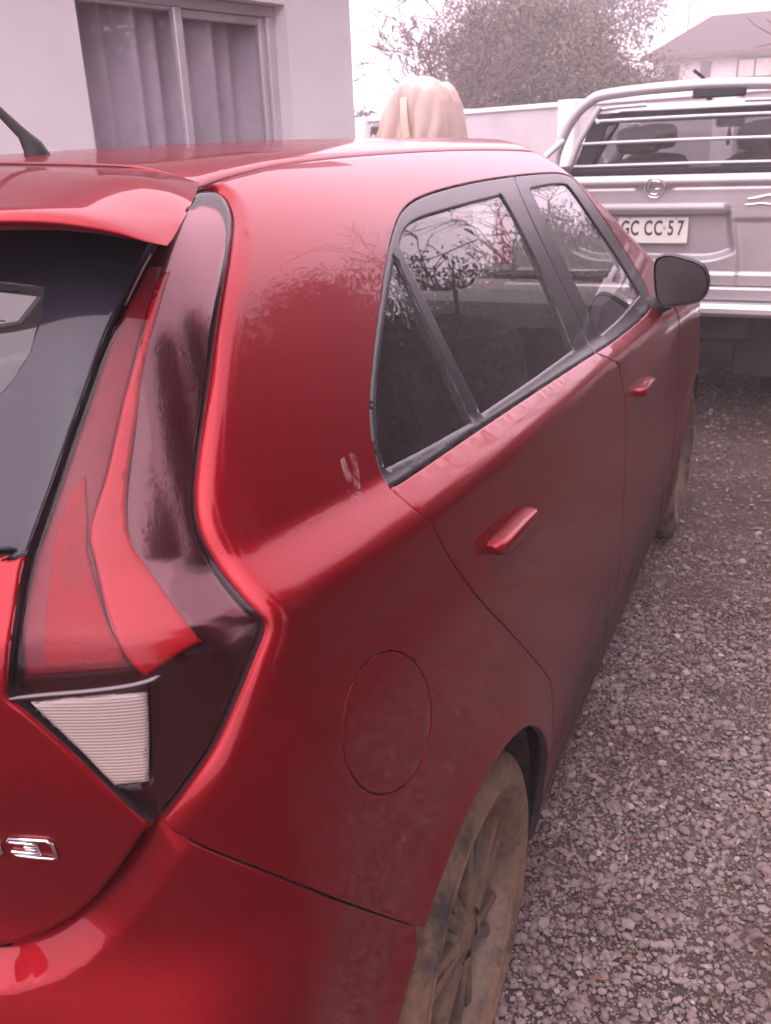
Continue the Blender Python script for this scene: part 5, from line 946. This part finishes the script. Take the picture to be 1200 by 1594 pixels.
gee = [[(w_, h_ * .5), (w_ * .8, h_ * .95), (0, h_), (-w_ * .8, h_), (-w_, h_ * .6), (-w_, -h_ * .6), (-w_ * .8, -h_), (w_ * .8, -h_), (w_, -h_ * .7), (w_, 0), (0, 0), (0, -h_ * .35), (w_ * .5, -h_ * .4)]]
badge_strokes('badge_numeral', 0.594, 0.897, three); badge_strokes('badge_letter', 0.538, 0.896, gee)
# ---- floor, cabin ----
MB().bbox((-0.74, 0.35, 0.20), (0.74, 3.75, 0.30), 0.03).build('underbody', M_liner, car)
MB().bbox((-0.70, 0.20, 0.31), (0.70, 0.60, 0.98), 0.05).build('cargo_trim', M_inner, car)
MB().bbox((-0.68, 2.62, 0.60), (0.68, 3.05, 1.00), 0.07).build('dashboard', M_inner, car)
for s in (1, -1):
    MB().bbox((s * 0.76 - 0.02, 1.05, 0.31), (s * 0.76 + 0.02, 2.72, 1.02), 0.015).build('door_trim', M_inner, car)
def cushion(lo, hi, b, name, parent, M=None):
    o = MB().bbox(lo, hi, b, M).build(name, M_seat, parent); md = o.modifiers.new('round', 'SUBSURF'); md.levels = md.render_levels = 2; return o
def seat_part(x, y, rake=0.22):
    root = bpy.data.objects.new('front_seat', None); COL.objects.link(root); root.parent = car; root.location = Vector((x, y, 0.3)) - car.location
    cushion((x - 0.25, y - 0.05, 0.42), (x + 0.25, y + 0.50, 0.58), 0.05, 'cushion', root)
    R = lambda v: (v[0], v[1] - (v[2] - 0.5) * rake, v[2])
    cushion((x - 0.24, y - 0.12, 0.50), (x + 0.24, y + 0.03, 1.12), 0.05, 'backrest', root, R)
    cushion((x - 0.13, y - 0.10, 1.17), (x + 0.13, y + 0.0, 1.36), 0.04, 'headrest', root, R)
    MB().tube([R((x - 0.06, y - 0.05, 1.08)), R((x - 0.06, y - 0.05, 1.2))], 0.007, 6).build('headrest_post', M_chrome, root)
    MB().tube([R((x + 0.06, y - 0.05, 1.08)), R((x + 0.06, y - 0.05, 1.2))], 0.007, 6).build('headrest_post', M_chrome, root)
seat_part(0.36, 2.0); seat_part(-0.36, 2.0)
root = bpy.data.objects.new('rear_seat', None); COL.objects.link(root); root.parent = car; root.location = Vector((0, 0.95, 0.3)) - car.location
cushion((-0.64, 0.95, 0.42), (0.64, 1.45, 0.60), 0.06, 'cushion', root)
Rr = lambda v: (v[0], v[1] - (v[2] - 0.5) * 0.3, v[2])
cushion((-0.64, 0.85, 0.52), (0.64, 1.02, 1.10), 0.06, 'backrest', root, Rr)
for x in (-0.40, 0.40):
    cushion((x - 0.13, 0.90, 1.13), (x + 0.13, 1.0, 1.29), 0.04, 'headrest', root, Rr)
    MB().tube([Rr((x, 0.95, 1.05)), Rr((x, 0.95, 1.18))], 0.012, 6).build('headrest_post', M_chrome, root)
sw = [(-0.36 + 0.18 * math.cos(a), 2.52 + 0.06 * math.sin(a), 0.97 + 0.17 * math.sin(a)) for a in np.linspace(0, 2 * math.pi, 33)]
MB().tube(sw, 0.015, 8, cap=False).build('steering_wheel', M_inner, car, smooth=True)
# ================= silver pickup =================
truck = thing('pickup_truck', 'silver double cab pickup with rack bars seen from behind past the red car', 'pickup', (0.44, 7.2, 0))
TX, TY = 0.44, 4.80
def silver():
    m, t, b = new_mat('silver_paint'); n1 = noise(t, 2.5, 6, 0.6); n2 = noise(t, 600, 1); r = ramp(t, n1.outputs['Fac'], [(0.3, (0.38, 0.36, 0.365)), (0.7, (0.47, 0.45, 0.45))]); t.links.new(r.outputs[0], b.inputs['Base Color'])
    b.inputs['Metallic'].default_value = 0.45; b.inputs['Roughness'].default_value = 0.38; b.inputs['Coat Weight'].default_value = 0.4; b.inputs['Coat Roughness'].default_value = 0.2; return m
M_sil = silver(); M_blk = simple('truck_black', (0.025, 0.023, 0.024), 0.6, var=0.25, scale=20); M_tube = simple('polished_tube', (0.56, 0.54, 0.545), 0.40, metal=0.5, var=0.06)
M_tglass = glass_mat('truck_glass', (0.55, 0.55, 0.57), 1.52, dust=0.10); M_trub = simple('truck_tyre', (0.03, 0.028, 0.027), 0.9, var=0.3)
TP = lambda v: (TX + v[0], TY + v[1], v[2])
def soft(o, deg=35): return smooth_by_angle(o, deg)
# tailgate: a profiled skin with a crease, a plate recess and a lower step
def tailgate():
    xs = np.linspace(-0.76, 0.76, 153); zs = np.linspace(0.77, 1.322, 85); X, Z = np.meshgrid(xs, zs)
    Y = np.zeros_like(X)
    Y += -0.012 * np.exp(-((Z - 1.29) / 0.03) ** 2) + 0.012 * np.exp(-((Z - 1.262) / 0.006) ** 2) * (np.abs(X) > 0.09)
    ss = lambda a, b, t: (lambda u: u * u * (3 - 2 * u))(np.clip((t - a) / (b - a), 0, 1))
    wtop, wbot = 0.385, 0.43
    zl = 0.885 + 0.05 * np.clip((np.abs(X) - 0.25) / 0.18, 0, 1) ** 2
    wid = wtop + (wbot - wtop) * np.clip((1.13 - Z) / 0.22, 0, 1)
    rec = ss(0, 0.02, wid - np.abs(X)) * ss(0, 0.035, Z - zl) * ss(0, 0.012, 1.138 - Z)
    Y += 0.045 * rec
    Y += 0.010 * ss(1.11, 1.085, Z) * (1 - rec) * ss(wid, wid + 0.03, np.abs(X))
    Y += -0.012 * ss(0.835, 0.825, Z)
    Y += 0.030 * ss(1.300, 1.324, Z) + 0.02 * ss(0.74, 0.76, np.abs(X))
    P_ = np.stack([X, Y, Z], -1); mb = MB().grid(P_); mb.V = [TP(v) for v in mb.V]
    o = mb.build('tailgate', M_sil, truck, smooth=True)
    MB().bbox((-0.755, 0.062, 0.775), (0.755, 0.085, 1.318), 0.005, TP).build('tailgate_back', M_blk, o)
    return o
tgate = tailgate()
# handle trim above the plate
secs = []
for t_ in np.linspace(-1, 1, 41):
    x = t_ * 0.385; e = max(0, (abs(t_) - 0.9) / 0.1); d = -0.028 * math.sqrt(max(0, 1 - e * e)); z0 = 1.186 - 0.012 * e; z1 = 1.128 + 0.010 * e
    secs.append([TP((x, 0.002, z0)), TP((x, d * 0.8, z0 - 0.004)), TP((x, d, z0 - 0.02)), TP((x, d * 0.95, z1 + 0.012)), TP((x, d * 0.5, z1)), TP((x, 0.03, z1 + 0.002))])
soft(MB().grid(secs).build('handle_trim', M_sil, tgate), 50)
# round emblem: ring with a curved stroke inside
rg = [TP((0.050 * math.cos(a), -0.014, 1.262 + 0.050 * math.sin(a))) for a in np.linspace(0, 2 * math.pi, 41)]
em = soft(MB().tube(rg, 0.0035, 8, cap=False).build('emblem', M_chrome, tgate), 60)
MB().tube([TP((0.034 * math.cos(a), -0.014, 1.262 + 0.034 * math.sin(a))) for a in np.linspace(0.7, 5.2, 24)] + [TP((0.03, -0.014, 1.255)), TP((0.004, -0.014, 1.255))], 0.0028, 6).build('emblem_stroke', M_chrome, em)
bd = soft(MB().tube([TP((0.46, -0.006, 1.200)), TP((0.50, -0.006, 1.204)), TP((0.56, -0.006, 1.218)), TP((0.62, -0.006, 1.206))], [0.004, 0.009, 0.007, 0.004], 8).build('side_badge', M_chrome, tgate), 60)
MB().tube([TP((0.45, -0.006, 1.172)), TP((0.53, -0.006, 1.178)), TP((0.60, -0.006, 1.170))], [0.003, 0.007, 0.003], 8).build('badge_stroke', M_chrome, bd)
# number plate
M_plate = simple('plate_white', (0.80, 0.78, 0.70), 0.35, var=0.04, coat=0.3); M_ink = simple('plate_ink', (0.035, 0.04, 0.032), 0.5)
pz, py = 1.046, 0.012
Mp = lambda v: TP((v[0], py + v[1] + 0.05 * (v[2] - pz), v[2]))
plate = MB().bbox((-0.182, -0.004, pz - 0.066), (0.182, 0.0, pz + 0.066), 0.0018, Mp).build('number_plate', M_plate, truck)
def text_mesh(txt, size, sx, x, z, name, parent, mat):
    cu = bpy.data.curves.new(name, 'FONT'); cu.body = txt; cu.size = size; cu.extrude = 0.0006; cu.align_x = 'CENTER'; cu.align_y = 'CENTER'; cu.space_character = 1.02; cu.offset = 0.0022
    o = bpy.data.objects.new(name, cu); COL.objects.link(o); bpy.context.view_layer.update()
    me = bpy.data.meshes.new_from_object(o.evaluated_get(bpy.context.evaluated_depsgraph_get())); bpy.data.objects.remove(o)
    V = [Mp((x + v.co.x * sx, -0.0052 - v.co.z, z + v.co.y)) for v in me.vertices]; F = [list(p.vertices) for p in me.polygons]; bpy.data.meshes.remove(me)
    return mesh_obj(name, V, F, mat, parent)
for ch, x in (('G', -0.143), ('C', -0.093), ('C', -0.022), ('C', 0.029), ('5', 0.094), ('7', 0.143)):
    text_mesh(ch, 0.105, 0.62, x, pz + 0.008, 'plate_character', plate, M_ink)
rgp = [Mp((0.061 + 0.006 * math.cos(a), -0.005, pz + 0.012 + 0.006 * math.sin(a))) for a in np.linspace(0, 6.283, 13)]
MB().tube(rgp, 0.0014, 5, cap=False).build('plate_seal', M_ink, plate)
for x, z in ((-0.12, pz + 0.0615), (0.12, pz + 0.0615)): MB().tube([Mp((x, -0.004, z)), Mp((x, -0.007, z))], 0.004, 10).build('plate_bolt', M_blk, plate)
# bed sides, bumper, chassis
for s in (-1, 1):
    secs = []
    for y, w in ((0.0, 0.0), (0.02, 0.02), (0.8, 0.03), (1.55, 0.03)):
        secs.append([TP((s * (0.775 + 0.0), y, 1.345)), TP((s * (0.84 + w), y, 1.345)), TP((s * (0.865 + w), y, 1.32)), TP((s * (0.875 + w), y, 1.1)), TP((s * (0.885 + w), y, 0.9)), TP((s * (0.86 + w), y, 0.62)), TP((s * 0.775, y, 0.62)), TP((s * 0.775, y, 1.345))])
    mb = MB().grid(secs); mb.F.append([0, 1, 2, 3, 4, 5, 6]); soft(mb.build('bed_side', M_sil, truck), 40)
    MB().bbox((s * 0.83 - 0.05, -0.012, 0.86), (s * 0.83 + 0.05, 0.02, 1.24), 0.008, TP).build('tail_lamp', M_lred2, truck)
MB().bbox((-0.77, 0.1, 0.70), (0.77, 1.5, 0.76), 0.01, TP).build('bed_floor', M_blk, truck)
MB().bbox((-0.86, -0.16, 0.628), (0.86, 0.04, 0.692), 0.02, TP).build('rear_bumper', M_tube, truck)
MB().bbox((-0.80, -0.06, 0.694), (0.80, 0.03, 0.765), 0.01, TP).build('bumper_valance', M_sil, truck)
MB().bbox((-0.55, 0.05, 0.45), (0.55, 4.3, 0.66), 0.03, TP).build('chassis', M_blk, truck)
for s in (-1, 1):
    MB().bbox((s * 0.62 - 0.17, 0.30, 0.22), (s * 0.62 + 0.17, 0.33, 0.62), 0.008, TP).build('mud_flap', M_blk, truck)
    for wy in (0.85, 3.9):
        Mx = lambda v, s=s, wy=wy: TP((s * (0.72 + v[0]), wy + v[1], 0.365 + v[2])); wh = bpy.data.objects.new('wheel', None); COL.objects.link(wh); wh.parent = truck; wh.location = Vector(Mx((0, 0, 0))) - truck.location
        soft(MB().lathe([(0.22, 0.10), (0.25, 0.118), (0.31, 0.122), (0.35, 0.11), (0.365, 0.08), (0.367, -0.08), (0.35, -0.11), (0.31, -0.122), (0.22, -0.10)], 40, Mx).build('tyre', M_trub, wh), 40)
        soft(MB().lathe([(0.0, 0.06), (0.06, 0.065), (0.08, 0.04), (0.19, 0.05), (0.215, 0.10), (0.222, 0.10), (0.22, -0.10)], 40, Mx).build('rim', M_sil, wh), 40)
# cab
def cab_ring(y, top, wt, belt, wb):
    return [(-wb, y, 0.62), (-wb - 0.005, y, 0.9), (-wb, y, belt), (-wt - 0.03, y, top - 0.09), (-wt, y, top - 0.035), (-wt + 0.10, y, top), (wt - 0.10, y, top), (wt, y, top - 0.035), (wt + 0.03, y, top - 0.09), (wb, y, belt), (wb + 0.005, y, 0.9), (wb, y, 0.62)]
rings = [cab_ring(1.60, 1.675, 0.60, 1.27, 0.86), cab_ring(1.66, 1.70, 0.61, 1.27, 0.87), cab_ring(2.2, 1.73, 0.62, 1.25, 0.875), cab_ring(2.9, 1.725, 0.61, 1.23, 0.875), cab_ring(3.05, 1.70, 0.60, 1.22, 0.875)]
# roof skin, pillars and lower body, leaving the window openings free
mb = MB()
for seg in ((3, 4, 5, 6, 7, 8),):
    mb.grid([[TP(r[i]) for i in seg] for r in rings])
soft(mb.build('cab_roof', M_sil, truck), 40)
for s in (0, 1):
    idx = (0, 1, 2) if s == 0 else (9, 10, 11)
    soft(MB().grid([[TP(r[i]) for i in idx] for r in rings + [cab_ring(3.6, 1.3, 0.6, 1.10, 0.875), cab_ring(4.45, 1.2, 0.6, 1.02, 0.84)]]).build('cab_side', M_sil, truck), 40)
    a, b_ = (2, 3) if s == 0 else (9, 8)
    for i in (0, 2, 4):
        lo, hi = np.array(rings[i][a]), np.array(rings[i][b_]); MB().tube([TP(lo), TP(hi)], 0.045, 8).build('pillar', M_sil, truck)
    MB().add([TP(rings[0][a]), TP(rings[4][a]), TP(rings[4][b_]), TP(rings[0][b_])], [[0, 1, 2, 3] if s == 0 else [3, 2, 1, 0]]).build('side_window', M_tglass, truck)
    MB().bbox((-0.98 if s == 0 else 0.86, 2.98, 1.12), (-0.86 if s == 0 else 0.98, 3.08, 1.30), 0.02, TP).build('side_mirror', M_blk, truck)
MB().bbox((-0.855, 1.56, 0.66), (0.855, 1.60, 1.27), 0.01, TP).build('cab_back', M_sil, truck)
# rear window: black surround and pane
wz0, wz1 = 1.285, 1.605
MB().prism([(-0.84, 1.27), (0.84, 1.27), (0.62, 1.64), (0.55, 1.672), (-0.55, 1.672), (-0.62, 1.64)], 0, 0.012, lambda v: TP((v[0], 1.60 + v[2], v[1]))) if False else None
surr_o = [(-0.845, 1.272), (0.845, 1.272), (0.66, 1.60), (0.585, 1.668), (-0.585, 1.668), (-0.66, 1.60)]; surr_i = [(-0.735, 1.30), (0.735, 1.30), (0.60, 1.575), (0.54, 1.60), (-0.54, 1.60), (-0.60, 1.575)]
mb = MB(); V = [TP((a, 1.60, b)) for a, b in surr_o] + [TP((a, 1.60, b)) for a, b in surr_i]; mb.add(V, [[i, (i + 1) % 6, 6 + (i + 1) % 6, 6 + i] for i in range(6)]); rwin = mb.build('rear_window', M_blk, truck)
MB().add([TP((a, 1.605, b)) for a, b in surr_i], [list(range(6))]).build('window_pane', M_tglass, rwin)
MB().add([TP((-0.83, 3.62, 1.16)), TP((0.83, 3.62, 1.16)), TP((0.60, 3.06, 1.68)), TP((-0.60, 3.06, 1.68))], [[0, 1, 2, 3][::-1]]).build('windshield', M_tglass, truck)
MB().bbox((-0.84, 3.6, 0.66), (0.84, 4.9, 1.10), 0.08, TP).build('hood', M_sil, truck)
MB().bbox((-0.80, 3.25, 0.85), (0.80, 3.6, 1.15), 0.05, TP).build('dashboard', M_blk, truck)
for x in (-0.40, 0.40):
    for y, z in ((1.78, 1.50), (2.55, 1.52)):
        o = MB().bbox((x - 0.16, y - 0.06, z - 0.11), (x + 0.16, y + 0.06, z + 0.08), 0.04, TP).build('headrest', M_seat, truck); md = o.modifiers.new('round', 'SUBSURF'); md.levels = md.render_levels = 2
        o = MB().bbox((x - 0.27, y - 0.08, 0.85), (x + 0.27, y + 0.08, z - 0.125), 0.06, TP).build('backrest', M_seat, truck); md = o.modifiers.new('round', 'SUBSURF'); md.levels = md.render_levels = 2
o = MB().bbox((-0.02, 2.98, 1.555), (0.20, 3.02, 1.635), 0.02, TP).build('interior_mirror', M_blk, truck)
MB().tube([TP((0.09, 3.02, 1.60)), TP((0.09, 3.05, 1.67))], 0.012, 6).build('mirror_stem', M_blk, o)
MB().tube([TP((0.09, 2.99, 1.56)), TP((0.092, 2.985, 1.49)), TP((0.088, 2.985, 1.42))], [0.006, 0.018, 0.01], 8).build('hanging_ornament', M_blk, truck)
# rack: a big polished hoop with side legs and thin cross bars
def smooth_path(P_, n=6): return catmull(P_, n)
HY = 1.42
hoop = smooth_path([(-0.90, HY - 0.02, 1.30), (-0.885, HY, 1.44), (-0.80, HY, 1.62), (-0.69, HY, 1.73), (-0.54, HY, 1.778), (0.0, HY, 1.80), (0.54, HY, 1.778), (0.69, HY, 1.73), (0.80, HY, 1.62), (0.885, HY, 1.44), (0.90, HY - 0.02, 1.30)])
soft(MB().tube([TP(p) for p in hoop], 0.034, 14).build('roll_hoop', M_tube, truck), 60)
for z, w in ((1.615, 0.62), (1.478, 0.74), (1.335, 0.80)):
    soft(MB().tube([TP(p) for p in ((-w, HY - 0.05, z), (0, HY - 0.05, z + 0.004), (w, HY - 0.05, z))], 0.0115, 10).build('rack_bar', M_tube, truck), 60)
for s in (-1, 1):
    soft(MB().tube([TP(p) for p in smooth_path([(s * 0.60, HY - 0.05, 1.60), (s * 0.64, HY - 0.04, 1.66), (s * 0.56, HY - 0.03, 1.69), (s * 0.30, HY - 0.02, 1.70)])], 0.014, 8).build('rack_bar', M_tube, truck), 60)
    soft(MB().tube([TP(p) for p in ((s * 0.60, HY - 0.04, 1.70), (s * 0.72, HY - 0.05, 1.50), (s * 0.80, HY - 0.06, 1.29))], 0.022, 10).build('rack_post', M_tube, truck), 60)
    soft(MB().tube([TP(p) for p in ((s * 0.83, HY - 0.10, 1.50), (s * 0.845, 0.9, 1.40), (s * 0.85, 0.35, 1.352))], 0.02, 10).build('bed_rail', M_tube, truck), 60)
    MB().bbox((s * 0.70 - 0.06, HY - 0.045, 1.30), (s * 0.70 + 0.06, HY - 0.02, 1.66), 0.006, lambda v, s=s: TP((v[0] - s * (v[2] - 1.3) * 0.35, v[1], v[2]))).build('rack_gusset', M_blk, truck)
MB().bbox((-0.02, HY - 0.03, 1.722), (0.30, HY + 0.02, 1.775), 0.01, TP).build('brake_light_bar', M_blk, truck)
MB().bbox((-0.86, HY - 0.06, 1.272), (0.86, HY + 0.02, 1.318), 0.008, TP).build('rack_base', M_blk, truck)
soft(MB().tube([TP(p) for p in smooth_path([(-0.02, 2.4, 1.73), (-0.02, 2.36, 1.80), (-0.05, 2.28, 1.87), (-0.12, 2.2, 1.93)])], [0.02] * 10 + [0.012] * 9, 8).build('roof_aerial', M_blk, truck), 60)
